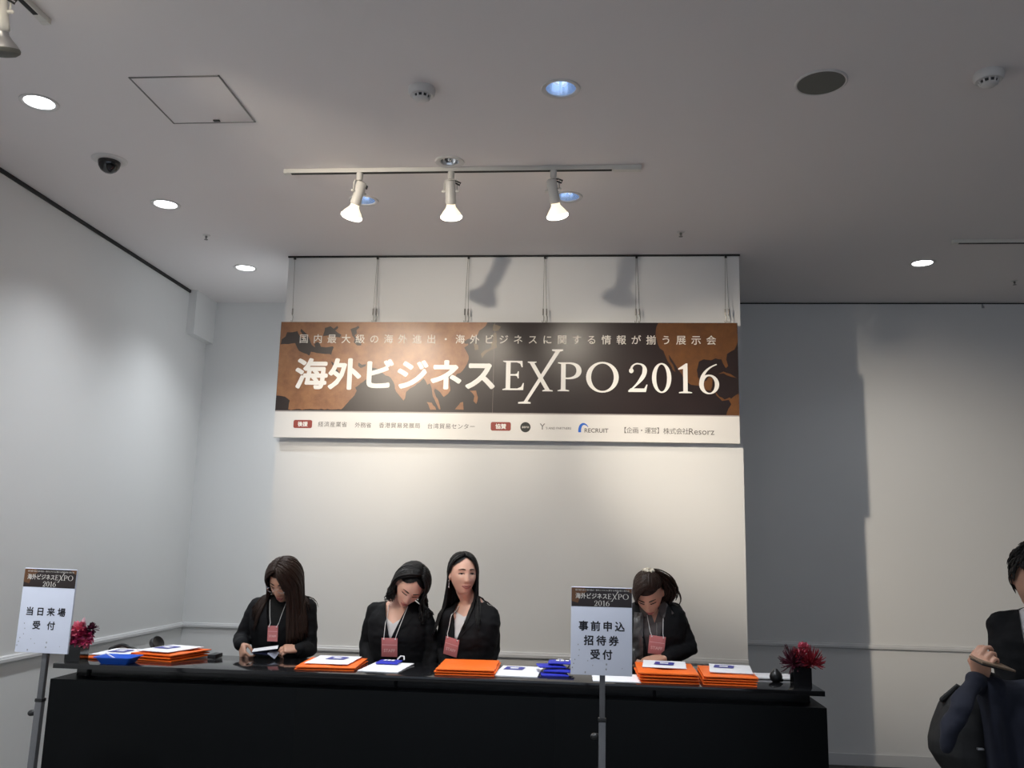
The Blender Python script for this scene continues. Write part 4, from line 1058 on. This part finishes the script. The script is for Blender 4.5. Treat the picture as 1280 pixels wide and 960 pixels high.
def face(pr, opening=.0, browc='brow', smile=.0, brow_tilt=0, lipm='lips'):
    root = pr.root
    for s in (-1, 1):
        mb = MB(); pts = []
        for i in range(8):
            t = i/7; x = s*(.014+.033*t); z = .024+.004*math.sin(PI*t*.8)-.003*t+brow_tilt*t
            p, n = fray(pr, x, z); pts.append(p+n*.001)
        mb.tube(pts, [.0028, .0034, .0036, .0034, .0029, .0024, .002, .0012], 6, ref=(0, 0, 1)); put('eyebrow', mb, browc, root)
        mb = MB(); hw = .0145
        if opening > 0:
            for rr, mi, off in ((1, 0, .0012), (.0, 1, .0020)):
                P = []
                for i in range(20):
                    a = 2*PI*i/20
                    if mi == 0: x = s*.031+hw*.92*math.cos(a); z = .002+opening*math.sin(a)*(1 if math.sin(a) > 0 else .7)
                    else: x = s*.031+.0056*math.cos(a); z = .002+min(opening*.98, .0056)*math.sin(a)
                    p, n = fray(pr, x, z); P.append(p+n*off)
                mb.add(P, [tuple(range(20))], mi)
        pts = []
        for i in range(9):
            t = i/8*2-1; x = s*.031+hw*t*1.08; z = .002+opening*1.05*(1-t*t)-.0022*(1-t*t)*(opening == 0)
            p, n = fray(pr, x, z); pts.append(p+n*.0012)
        mb.tube(pts, [.0009]+[.0021]*7+[.0009], 6); mb.m = mb.m
        nl = sum(1 for _ in mb.f); 
        for i in range(len(mb.m)):
            if len(mb.f[i]) != 20: mb.m[i] = 1
        put('eye', mb, ['eye_white', 'iris'], root)
    mb = MB()
    for z0, bow, r in ((-.0645, .0, .0034), (-.0735, -.002, .0042)):
        pts = []; rads = []
        for i in range(11):
            t = i/10*2-1; x = (.022+.006*smile)*t; z = z0+bow*(1-t*t)+(.006*smile+(-.0035 if z0 > -.07 else .0045))*t*t - (.0015*gs(t, .15) if z0 > -.07 else 0)
            p, n = fray(pr, x, z); pts.append(p+n*.0006); rads.append(r*(1-.72*t*t))
        mb.tube(pts, rads, 8)
    put('lips', mb, lipm, root)
def make_hair(pr, locks, m, cap=True, hairline=.058, part=0.0, back_only=False, name='hair', seed=1, taper=.25, capk=1.0, temple=.0):
    """locks: list of (world points, radius); plus a scalp cap"""
    mb = MB(); Hm, hk = pr.Hm, pr.hk
    if cap:
        N, A = 60, 120; g = []
        c0 = Vector((0, .008, .014)); R = Vector((.0785, .0985, .1035))*capk
        for i in range(N+1):
            la = -PI/2*.55+(PI/2*1.55)*i/N
            for j in range(A):
                a = 2*PI*j/A
                d = Vector((math.cos(la)*math.sin(a), -math.cos(la)*math.cos(a), math.sin(la)))
                g.append((Hm @ ((c0+Vector((d.x*R.x, d.y*R.y, d.z*R.z)))*hk), d, c0+Vector((d.x*R.x, d.y*R.y, d.z*R.z))))
        fs_ = []
        for i in range(N):
            for j in range(A):
                q = (i*A+j, i*A+(j+1) % A, (i+1)*A+(j+1) % A, (i+1)*A+j)
                c = sum((g[k][2] for k in q), Vector())/4
                lim = hairline-temple*abs(c.x)/.07
                if c.y < .004 and c.z < lim: continue
                if c.y < .03 and c.z < -.035: continue
                fs_.append(q)
        mb.add([p for p, *_ in g], fs_)
    for pts, r in locks:
        n = len(pts); rads = []
        for i in range(n):
            t = i/(n-1); k = min(1, .55+t*3)*(1-(1-taper)*sstep(.72, 1, t)); rads.append((r*k, r*.42*k))
        nrm = (Vector(pts[1])-Hm.translation); t0 = Vector(pts[1])-Vector(pts[0]); ref = t0.cross(nrm)
        mb.tube(pts, rads, 6, ref=ref if ref.length > 1e-6 else None, round_=False)
    return put(name, mb, m, pr.root, angle=None)
def slerp(a, b, t):
    w_ = math.acos(max(-1, min(1, a.dot(b))))
    if w_ < 1e-4: return a
    return (a*math.sin((1-t)*w_)+b*math.sin(t*w_))/math.sin(w_)
def push(pr, p, gap=.006, body=True):
    for bv in ([pr.bvh_jacket, pr.bvh_body] if body else [pr.bvh_jacket]):
        h = bv.find_nearest(p, .12)
        if h[0] is not None:
            sd = (p-h[0]).dot(h[1])
            if sd < gap: p = h[0]+h[1]*gap
    return p
def curtain(pr, side, f0, f1, n, length, part, rn, lift=(.0, .06), wave=0, stiff=.5, r=(.007, .011), tuck=0, e0=52, e1=112, gap=.006, inward=0, skull=(.081, .101, .1055), fwd=0):
    """locks from the parting down one side of the head, then hanging"""
    out = []; Hm, hk = pr.Hm, pr.hk; c0 = Vector((0, .008, .014))
    R3 = Hm.to_3x3()
    for i in range(n):
        u = (i+rn.random())/n; f = math.radians(f0+(f1-f0)*u)
        e = math.radians(e0+(e1-e0)*u+rn.uniform(-6, 6))
        pa = part+side*rn.uniform(0, .05)
        a = Vector((math.sin(pa), -math.cos(e)*math.cos(pa), math.sin(e)*math.cos(pa))).normalized()
        b = Vector((side*math.sin(f), -math.cos(f), -.12-.1*rn.random())).normalized()
        lf = 1+rn.uniform(*lift); pts = []
        for k in range(9):
            t = k/8; d = slerp(a, b, t)
            L_ = lf+.035*math.sin(PI*min(1, t*1.4))
            pts.append(Hm @ ((c0+Vector((d.x*skull[0], d.y*skull[1], d.z*skull[2]))*L_)*hk))
        v_ = (pts[-1]-pts[-2]).normalized(); ln = length*(1+rn.uniform(-.12, .06)) if not callable(length) else length(u)*(1+rn.uniform(-.10, .05))
        st = 12; ph = rn.uniform(0, 6.28); p = pts[-1].copy(); out_d = R3 @ Vector((side*math.sin(f), -math.cos(f), 0))
        for k in range(st):
            t = (k+1)/st
            v_ = (v_*stiff+Vector((0, 0, -1))*(1-stiff)-out_d*inward*t+Vector((0, -1, 0))*(fwd*t)).normalized()
            p = p+v_*(ln/st)
            q = p.copy()
            if wave: q = q+out_d*(wave*t*math.sin(t*9+ph))+Vector((0, 0, 1)).cross(out_d)*(wave*.8*t*math.cos(t*8+ph*1.7))
            q = push(pr, q, gap+rn.random()*.004); 
            if not wave: p = q
            pts.append(q)
        out.append((pts, rn.uniform(*r)))
    return out
def headM(pos, yaw=0, pitch=0, roll=0):
    """yaw>0 turns the face towards viewer right; pitch>0 looks down; roll>0 tips the crown to viewer right"""
    return Matrix.Translation(pos) @ Matrix.Rotation(math.radians(roll), 4, 'Y') @ Matrix.Rotation(math.radians(yaw), 4, 'Z') @ Matrix.Rotation(math.radians(pitch), 4, 'X')
def badge(pr, c_lx, z_top, w_, h_, label, tilt=0, neck=.045, zneck=None, dy=.010):
    """staff card on a white neck cord"""
    zs = pr.zs; bv = [pr.bvh_jacket, pr.bvh_shirt]
    t = thing('staff_badge', label, 'name badge', pr.front(c_lx, z_top-h_/2, bv)-pr.Y*dy, 'pink staff badges')
    p = pr.front(c_lx, z_top-h_*.5, bv)-pr.Y*dy
    top = pr.front(c_lx, z_top, bv); bot = pr.front(c_lx, z_top-h_, bv)
    up = (top-bot); up = (up-pr.X*up.dot(pr.X)).normalized()
    R = Matrix((pr.X, up.cross(pr.X)*-1, up)).transposed()
    nrm = pr.X.cross(up)            # points forwards or backwards
    if nrm.dot(pr.Y) < 0: nrm = -nrm
    fr = Matrix.Identity(4)
    for i in range(3): fr[i][0] = pr.X[i]; fr[i][1] = nrm[i]; fr[i][2] = up[i]; fr[i][3] = p[i]
    fr = fr @ Matrix.Rotation(tilt, 4, 'Y')
    put('card', MB().bbox((-w_/2, -.0015, -h_/2), (w_/2, .0015, h_/2), .0008, mtx=fr), 'pink', t)
    mb = MB(); text_at(mb, 'STAFF', 0, -h_*.16, -.0022, width=w_*.72, off=.03, fr=fr); put('lettering', mb, 'pink_ink', t, smooth=False)
    mb = MB(); mb.box((-w_*.46, -.0020, h_*.13), (w_*.46, -.0017, h_*.155), mtx=fr); put('print_line', mb, 'pink_ink', t, smooth=False)
    cd = MB()
    for s in (-1, 1):
        a = fr @ Vector((s*w_*.36, -.001, h_/2-.004)); pts = [a]
        zt = zneck or zs+.03
        for k in range(1, 9):
            q = k/8; lx = c_lx+(s*w_*.36)*(1-q)+(s*neck-c_lx)*q if True else 0
            z = a.z+(zt-a.z)*q
            pj_ = pr.front(lx, z, [pr.bvh_jcut]); pb = pr.front(lx, min(z, pr.zs+.045), [pr.bvh_shirt]); pb.z = z; on_j = (pj_-pb).dot(pr.Y) < .002
            pts.append(pj_-pr.Y*.0105 if on_j else pb-pr.Y*.004)
        pts.append(pr.loc(s*neck*.8, .03, zt+.008))
        cd.tube(pts, .0019, 6)
        cd.tube([fr @ Vector((s*w_*.36, -.003, h_/2-.005)), fr @ Vector((s*w_*.36, .002, h_/2-.005))], .004, 8)
    put('neck_cord', cd, 'cord', t)
    return t
G_ST = 'staff women behind the counter'
RLX = dict(d=(0, -.2, -1), n=(0, 1, 0), thumb=1, curl=(20, 25, 15))
# --- W1: long brown hair, glasses, reading a leaflet
random.seed(21); rn = random.Random(5)
w1y = 5.13
sR = at(323, 758, 1, w1y); sL = at(384, 760, 1, w1y)
eR = at(302, 800, 1, w1y-.02); eL = at(386, 812, 1, w1y-.03)
wR = at(302, 806, 1, 4.96); wL = at(373, 812, 1, 4.95)
Hm = headM(at(355, 726, 1, w1y-.085), -9, 31, 4)
W1 = make_person('woman with long brown hair and glasses reading a leaflet, leftmost behind the counter', G_ST, -1.735, w1y+.02, sR.z+.012, None, [sR, sL], [eR, eL], [wR, wL],
    [dict(d=(.30, -.42, -.55), n=(-.75, -.55, .25), thumb=-1, curl=(35, 55, 35), thumb_in=.7), dict(d=(-.85, -.42, .10), n=(.05, -.55, .8), thumb=1, curl=(40, 45, 30), thumb_in=.7)],
    Hm, 'skin', lean=(-.005, -.02), apex=(.0, 1.05), vhalf=.07, shirt='knit', turtleneck=True)
face(W1, 0)
SK = (.092, .106, .1085)
L = curtain(W1, -1, 62, 180, 190, lambda u: .28+.04*u, -.06, rn, (.0, .12), stiff=.62, r=(.005, .009), inward=-.10, fwd=.05, skull=SK) + curtain(W1, 1, 30, 180, 230, lambda u: .29+.03*u, -.06, rn, (.0, .14), stiff=.66, r=(.005, .009), inward=-.12, skull=SK)
make_hair(W1, L, 'hair_brown', hairline=.066)
gl = MB()
for s in (-1, 1):
    P = []
    for i in range(17):
        a = 2*PI*i/16; p, n = fray(W1, s*.031, .001); p2 = W1.Hm @ (Vector((s*.032+.021*math.cos(a), -.097, -.001+.0145*math.sin(a)))*W1.hk); P.append(p2)
    gl.tube(P, .0011, 6, round_=False)
    gl.tube([W1.Hm @ Vector((s*.053, -.096, .002)), W1.Hm @ Vector((s*.074, -.06, .004)), W1.Hm @ Vector((s*.077, .01, .004))], .0012, 6)
gl.tube([W1.Hm @ Vector((-.011, -.097, .003)), W1.Hm @ Vector((0, -.100, .006)), W1.Hm @ Vector((.011, -.097, .003))], .0011, 6)
put('glasses', gl, 'chrome', W1.root)
q = MB(); fr = Matrix.Translation(wL) @ (eL-wL).to_track_quat('Z', 'Y').to_matrix().to_4x4()
q.lathe([(.026, .004), (.029, .007), (.029, .011), (.026, .014), (.0255, .009), (.026, .004)], mtx=fr, n=24); put('bracelet', q, 'chrome', W1.root)
badge(W1, .005, 1.165, .058, .085, 'pink staff badge on the woman with long brown hair', neck=.05)
t = thing('folded_leaflet', 'folded white and navy leaflet held in both hands by the woman with glasses', 'leaflet', at(332, 813, 1, 4.90))
a, b_, c_, d_ = at(315, 815, 1, 4.88), at(347, 811, 1, 4.87), at(348, 807, 1, 4.97), at(317, 811, 1, 4.97)
def sheet(mb, P, th=.0016):
    n = (P[1]-P[0]).cross(P[3]-P[0]).normalized()*th
    mb.add([*P, *[p+n for p in P]], [(0, 1, 2, 3), (7, 6, 5, 4), (0, 4, 5, 1), (1, 5, 6, 2), (2, 6, 7, 3), (3, 7, 4, 0)])
q = MB(); sheet(q, [a, b_, c_, d_]); put('upper_page', q, 'paper', t, smooth=False)
q = MB(); sheet(q, [a+Vector((0, 0, -.006)), at(344, 820, 1, 4.88), at(346, 812, 1, 4.96), d_+Vector((0, 0, -.006))]); put('navy_page', q, mat('navy_page_print', (.03, .035, .09), .4), t, smooth=False)
q = MB(); sheet(q, [at(334, 817, 1, 4.86), at(343, 824, 1, 4.85), at(350, 815, 1, 4.93), at(338, 813, 1, 4.95)]); put('loose_page', q, mat('grey_page', (.30, .32, .40), .5), t, smooth=False)
# --- W2: wavy bob, head bowed towards her left
rn = random.Random(6); y2 = 5.15
sR = at(470, 764, 1, y2); sL = at(530, 773, 1, y2-.01)
eR = at(459, 805, 1, y2+.02); eL = at(541, 812, 1, y2)
wR = Vector((eR.x+.05, y2-.10, .90)); wL = Vector((eL.x-.015, y2-.06, .84))
Hm = headM(at(513, 733, 1, y2-.085), 22, 34, 20)
W2 = make_person('woman with a dark wavy bob bowing her head, white neck cord over her black jacket', G_ST, -1.055, y2+.02, sR.z+.006, None, [sR, sL], [eR, eL], [wR, wL],
    [dict(RLX, thumb=-1), dict(RLX)], Hm, 'skin_f', lean=(-.0, -.02), yaw=.05, apex=(-.03, 1.10), vhalf=.075, shirt='shirt', shirt_cut=((-.02, 1.19), .17))
face(W2, 0)
L = curtain(W2, -1, 80, 180, 190, lambda u: .115+.03*u, .16, rn, (.0, .16), wave=.022, stiff=.72, r=(.005, .009), inward=-.12, skull=SK, e0=72) + curtain(W2, 1, 52, 180, 180, lambda u: .14-.01*u, .16, rn, (.0, .15), wave=.022, stiff=.72, r=(.005, .009), inward=-.08, skull=SK, e0=72)
make_hair(W2, L, 'hair_black', hairline=.095, temple=.05)
badge(W2, -.03, 1.118, .088, .105, 'pink staff badge on the woman with the wavy bob', neck=.055)
# --- W3: long straight hair, smiling towards viewer right
rn = random.Random(7); y3 = 5.12
sR = at(561, 772, 1, y3-.02); sL = at(612, 768, 1, y3+.02)
eR = at(556, 812, 1, y3+.02); eL = at(615, 812, 1, y3+.05)
wR = Vector((eR.x+.05, y3-.12, .90)); wL = Vector((eL.x-.05, y3-.10, .90))
Hm = headM(at(579, 718, 1, y3-.03), 24, -3, 0)
W3 = make_person('smiling woman with very long straight black hair looking to the right', G_ST, -.652, y3+.04, sL.z+.010, None, [sR, sL], [eR, eL], [wR, wL],
    [dict(RLX, thumb=-1), dict(RLX)], Hm, 'skin_f', yaw=-.28, apex=(-.02, 1.09), vhalf=.06, shirt='shirt', shirt_cut=((-.0, 1.238), .19))
face(W3, .0030, smile=.8)
L = curtain(W3, -1, 90, 180, 190, lambda u: .35, -.04, rn, (.0, .07), stiff=.72, r=(.005, .009), inward=-.12, fwd=.14, e0=60)
L += curtain(W3, 1, 57, 80, 90, lambda u: .31, -.04, rn, (.0, .05), stiff=.66, r=(.005, .009), inward=.16, fwd=.22, e0=62, e1=72)
L += curtain(W3, 1, 64, 112, 170, lambda u: .33, -.04, rn, (.0, .08), stiff=.70, r=(.005, .009), inward=-.10, fwd=.42, e0=60, e1=86) + curtain(W3, 1, 112, 180, 120, lambda u: .30, -.04, rn, (.0, .08), stiff=.74, r=(.005, .009), inward=-.18, fwd=.10, e0=86)
make_hair(W3, L, 'hair_black', hairline=.093, temple=.045)
q = MB(); p = W3.Hm @ Vector((-.079, .008, -.036)); q.ell(p, (.005, .005, .005), 10); q.tube([p, p+Vector((0, -.003, -.03))], .0012, 6); q.ell(p+Vector((0, -.003, -.034)), (.004, .004, .006), 10)
put('earring', q, 'chrome', W3.root)
badge(W3, -.045, 1.128, .082, .100, 'pink staff badge hanging tilted on the smiling woman', tilt=.22, neck=.05)
# --- W4: tied-up hair with a cream scrunchie, writing
rn = random.Random(8); y4 = 5.13
sR = at(787, 768, 1, y4-.02); sL = at(842, 765, 1, y4+.02)
eR = at(782, 812, 1, y4-.02); eL = at(862, 810, 1, y4-.02)
wR = at(788, 827, 1, 4.98); wL = at(832, 823, 1, 4.96)
Hm = headM(at(811, 742, 1, y4-.10), -14, 42, -4)
W4 = make_person('woman with tied-up hair and a cream scrunchie writing behind the right sign', G_ST, .378, y4+.02, sL.z+.012, None, [sR, sL], [eR, eL], [wR, wL],
    [dict(d=(.85, -.3, -.2), n=(-.1, -.4, .85), thumb=-1, curl=(40, 50, 30), thumb_in=.7), dict(d=(-.93, -.28, -.02), n=(.0, -.35, .92), thumb=1, curl=(14, 18, 12), thumb_in=.2)],
    Hm, 'skin', lean=(-.0, -.03), yaw=-.06, apex=(-.02, .98), vhalf=.085, shirt='blouse', shirt_cut=((-.0, 1.24), .045))
face(W4, 0)
C4 = Vector((.16, .50, .85)).normalized(); L = []; c0 = Vector((0, .008, .014))
def skl(d, l, sk=(.080, .100, .1045)): return W4.Hm @ (c0+Vector((d.x*sk[0], d.y*sk[1], d.z*sk[2]))*l)
for i in range(300):
    f = math.radians(rn.uniform(-180, 180)); af = abs(math.degrees(f))
    el = math.radians(50-.30*af if af < 100 else 20-.55*(af-100)); el += math.radians(rn.uniform(-4, 6))
    a = Vector((math.sin(f)*math.cos(el), -math.cos(f)*math.cos(el), math.sin(el))).normalized()
    lf = 1+rn.uniform(.0, .06)
    L.append(([skl(slerp(a, C4, k/8), lf+.05*math.sin(PI*k/8)) for k in range(9)], rn.uniform(.006, .010)))
for i in range(70):      # swept fringe
    e = math.radians(rn.uniform(60, 95)); a = Vector((.25+rn.uniform(-.1, .1), -math.cos(e), math.sin(e))).normalized()
    tg = Vector((-.75-rn.uniform(0, .25), -.72+rn.uniform(-.12, .35), .02+rn.uniform(-.22, .30))).normalized()
    L.append(([skl(slerp(a, tg, k/8), 1.03+rn.uniform(0, .015)+.09*math.sin(PI*k/9)) for k in range(9)], rn.uniform(.006, .010)))
P0 = skl(C4, 1.05); P3 = at(832, 751, 1, 5.09)
for i in range(150):     # tail falling behind her left side
    jx, jy, jz = rn.gauss(0, 1), rn.gauss(0, 1), rn.gauss(0, 1)
    P1 = P0+Vector((.06+.012*jx, .05+.02*jy, -.005+.010*jz)); P2 = at(847, 736, 1, 5.10)+Vector((.020*jx-.01, .024*jy, .016*jz)); P4 = P3+Vector((.026*jx-.006, .024*jy, .012*jz))
    L.append(([Vector(q_) for q_ in bez(P0+Vector((.006*jx, .006*jy, .004*jz)), P1, P2, P4, 11)], rn.uniform(.006, .010)))
make_hair(W4, L, 'hair_brown', hairline=.062, taper=.5)
q = MB(); cc = skl(C4, 1.10); nrm = (W4.Hm.to_3x3() @ C4); fr = Matrix.Translation(cc) @ nrm.to_track_quat('Z', 'Y').to_matrix().to_4x4(); rs = []
for i in range(41):
    a = 2*PI*i/40; r0 = .020+.004*math.sin(a*9); rr = .010+.0025*math.sin(a*13)
    rs.append([fr @ Vector(((r0+rr*math.cos(b__))*math.cos(a), (r0+rr*math.cos(b__))*math.sin(a), .9*rr*math.sin(b__))) for b__ in [2*PI*j/10 for j in range(10)]])
q.rings(rs, cap=False); put('scrunchie', q, 'scrunchie', W4.root)
# blouse collar and the grey nylon front of the open jacket
for s in (-1, 1):
    q = MB(); p0 = W4.loc(s*.018, -.078, W4.zs+.012); p1 = W4.loc(s*.055, -.045, W4.zs+.052); p2 = W4.loc(s*.105, -.085, W4.zs-.012); p3 = W4.loc(s*.045, -.108, W4.zs-.035)
    n_ = Vector((0, -.004, .002)); q.add([p0, p1, p2, p3, p0+n_, p1+n_, p2+n_, p3+n_], [(0, 1, 2, 3), (7, 6, 5, 4), (0, 4, 5, 1), (1, 5, 6, 2), (2, 6, 7, 3), (3, 7, 4, 0)])
    put('collar', q, 'blouse', W4.root, smooth=False)
q = MB(); g = []; N = 24
for i in range(N+1):
    z = 1.0+(W4.zs-.01-1.0)*i/N
    for k in range(7):
        lx = -.060-.065*k/6*(1-.25*i/N); p = W4.front(lx, z, [W4.bvh_jacket, W4.bvh_shirt]); g.append(p-W4.Y*(.006+.012*abs(math.sin(i*.62+.5*k))*math.sin(PI*k/6)))
q.add(g+[p+W4.Y*.005 for p in g], [(i*7+k, i*7+k+1, i*7+k+8, i*7+k+7) for i in range(N) for k in range(6)]+[(175+i*7+k+7, 175+i*7+k+8, 175+i*7+k+1, 175+i*7+k) for i in range(N) for k in range(6)])
put('nylon_vest', q, 'down', W4.root, angle=None)
q = MB(); zp = [W4.front(.012, 1.02+.22*i/10, [W4.bvh_shirt])-W4.Y*.002 for i in range(11)]; q.tube(zp, .0022, 6); put('zip', q, 'wire', W4.root)
badge(W4, .012, 1.178, .086, .100, 'pink staff badge on the woman behind the right sign', tilt=.10, neck=.05)
q = MB(); pA = at(794, 832, 1, 4.90); q.tube([pA, pA+Vector((-.02, .05, .11))], .004, 8)
tag(put('pen', q, 'blackp', None, base=pA), 'black pen in the hand of the woman behind the right sign', 'pen')
# --- the man with coat, bag and phone at the right edge
rn = random.Random(9); ym = 3.46
sR = at(1255, 784, 1, ym+.06); sL = sR+Vector((.30, -.14, 0))
eR = Vector((sR.x-.02, ym-.05, 1.12)); eL = Vector((sL.x+.03, ym-.08, 1.12))
wR = at(1226, 849, 1, 3.24); wL = Vector((sL.x-.13, ym-.30, 1.18))
mx = (sR.x+sL.x)/2
Hm = headM(Vector((1.615, ym-.05, 1.568)), -14, 20, 3)
MN = make_person('man in a black suit at the right edge looking down at a slim case', None, mx, ym+.02, sR.z+.02, None, [sR, sL], [eR, eL], [wR, wL],
    [dict(d=(-.15, -.45, .75), n=(-.75, -.45, -.1), thumb=-1, curl=(55, 60, 35), thumb_in=.9), dict(d=(-.5, -.6, .3), n=(.4, -.5, .6), thumb=1, curl=(40, 50, 30))],
    Hm, 'skin', male=True, kw=1.12, kd=1.08, hk=1.04, lean=(-.01, -.015), lapels=False, yaw=-.46, apex=(-.02, .78), vhalf=.095, shirt='shirt', shirt_cut=((0, 1.36), .035))
face(MN, 0)
L = []
def skm(d, l, sk=(.080, .100, .1045)): return MN.Hm @ ((c0+Vector((d.x*sk[0], d.y*sk[1], d.z*sk[2]))*l)*MN.hk)
for i in range(900):
    f = math.radians(rn.uniform(-180, 180)); af = abs(math.degrees(f)); lo = 38 if af < 50 else (38-1.5*(af-50) if af < 85 else (-14 if af < 110 else -30))
    el = math.radians(lo+(90-lo)*rn.random()**1.2)
    a = Vector((math.sin(f)*math.cos(el), -math.cos(f)*math.cos(el), math.sin(el))).normalized()
    dn = math.radians(rn.uniform(18, 30)); e2 = el-dn*(1 if af > 60 else .8); f2 = f*(1.05 if af > 60 else .9)+rn.uniform(-.18, .18)
    b2 = Vector((math.sin(f2)*math.cos(e2), -math.cos(f2)*math.cos(e2), math.sin(e2))).normalized()
    lf = rn.uniform(.02, .16) if math.degrees(el) > 25 else rn.uniform(.02, .11)
    L.append(([skm(slerp(a, b2, k/5), 1.0+lf*math.sin(PI*.5*min(1, k/3))+.03*(k == 5)*rn.random()) for k in range(6)], rn.uniform(.0035, .006)))
make_hair(MN, L, 'hair_black', hairline=.066, taper=.15)
q = MB(); q.tube([MN.loc(-.03, -.072, MN.zs+.035), MN.loc(0, -.088, MN.zs+.012), MN.loc(.03, -.072, MN.zs+.035)], .010, 8)
put('shirt_collar', q, 'shirt', MN.root)
# slim case in his fingers
cA, cB = at(1228, 829, 1, 3.135), at(1270, 840, 1, 3.16)
ax = (cB-cA).normalized(); up = Vector((0, 0, 1)); dp = ax.cross(up).normalized(); nn = dp.cross(ax).normalized()
if nn.z < 0: nn = -nn
fr = Matrix.Identity(4)
dq = Vector((0, 1, .12)).normalized(); dq = (dq-ax*dq.dot(ax)).normalized(); nn = ax.cross(dq)
for i in range(3): fr[i][0] = ax[i]; fr[i][1] = dq[i]; fr[i][2] = nn[i]; fr[i][3] = cA[i]
Lc = (cB-cA).length
t = thing('phone_case', 'slim tan folding phone case held up by the man in the suit', 'phone case', cA)
put('cover', MB().bbox((0, 0, -.002), (Lc, .075, .005), .002, mtx=fr), 'tan', t)
put('inner_flap', MB().bbox((.004, .003, -.008), (Lc-.03, .072, -.003), .0015, mtx=fr), 'blackp', t)
# navy coat draped over the forearm
t = thing('folded_coat', "navy wool coat draped over the man's forearm above the black bag", 'coat', (1.42, 3.30, 1.2))
mb = MB(); rs = []; NX = 30
for i in range(NX+1):
    u = i/NX; x = 1.318+.30*u; top = 1.215-.03*u-.02*math.sin(u*7)*u; bot = .60-.04*math.sin(u*9); ring = []
    yc = 3.215+.06*u
    fold = lambda z, s_: .014*math.sin(u*21+s_*1.3+z*3)*(1 if z < top-.08 else .35)
    prof = []
    for k in range(15):
        z = bot+(top-bot)*k/14; prof.append((yc-.050-.025*(top-z)+fold(z, 0), z))
    for k in range(1, 6):
        a = PI*k/6; prof.append((yc-.050*math.cos(a), top+.035*math.sin(a)))
    for k in range(14, -1, -1):
        z = bot+(top-bot)*k/14; prof.append((yc+.050+.01*(top-z)+fold(z, 2), z))
    sk = -.03*(1-u)
    rs.append([Vector((x+(-.02*(top-z)*(1-u) if z < top else 0), yy, z)) for yy, z in prof])
mb.rings(rs)
put('coat_body', organic(mb, .008, 3), 'navy', t, angle=None)
mb = MB(); pts = [at(1219, 852, 1, 3.19), at(1207, 868, 1, 3.15), at(1198, 888, 1, 3.12), at(1188, 912, 1, 3.11), at(1181, 936, 1, 3.11)]
mb.tube(pts, [(.022, .028), (.026, .034), (.030, .036), (.028, .033), (.016, .020)], 16); mb.tube([pts[0], wR+Vector((.03, .01, -.03)), Vector((1.36, 3.22, 1.20))], [.034, .038, .05], 14)
sl = organic(mb, .007, 3)
nv = []
for p in sl.v: nv.append(p+Vector((.007*noise.noise((p.x*14, p.y*14, p.z*30)), .009*noise.noise((p.x*16+9, p.y*14, p.z*22)), 0)))
sl.v = nv; put('coat_sleeve', sl, 'navy', t, angle=None)
# black bag hanging from the arm under the coat
t = thing('shoulder_bag', "black soft bag hanging below the man's hand under the navy coat", 'bag', (1.30, 3.33, .70))
mb = MB(); rs = []
px = [(868, 1184, .05), (880, 1178, .075), (905, 1170, .095), (925, 1164.5, .10), (940, 1166, .105), (955, 1174, .10), (975, 1190, .09), (995, 1206, .07)]
for yy, xl_, dp_ in px:
    a = at(xl_, yy, 1, 3.30); xr_ = 1.44; cx_ = (a.x+xr_)/2; hw_ = (xr_-a.x)/2
    rs.append([Vector((cx_+hw_*math.copysign(abs(math.cos(q_))**.6, math.cos(q_)), 3.315+dp_*math.copysign(abs(math.sin(q_))**.8, math.sin(q_)), a.z)) for q_ in [2*PI*j/36 for j in range(36)]])
mb.rings(rs); bg = organic(mb, .008, 3); bg.v = [p+Vector((.006*noise.noise(p*12), .010*noise.noise(p*9), 0)) for p in bg.v]
put('bag_body', bg, 'bagm', t, angle=None)
q = MB(); q.tube([Vector((1.22, 3.30, 1.155)), Vector((1.27, 3.30, 1.20)), Vector((1.34, 3.27, 1.16))], [.010]*3, 8); put('handle', q, 'bagm', t)
q = MB(); q.bbox((1.285, 3.195, 1.015), (1.305, 3.21, 1.022), .002); put('buckle', q, 'grey_metal', t)
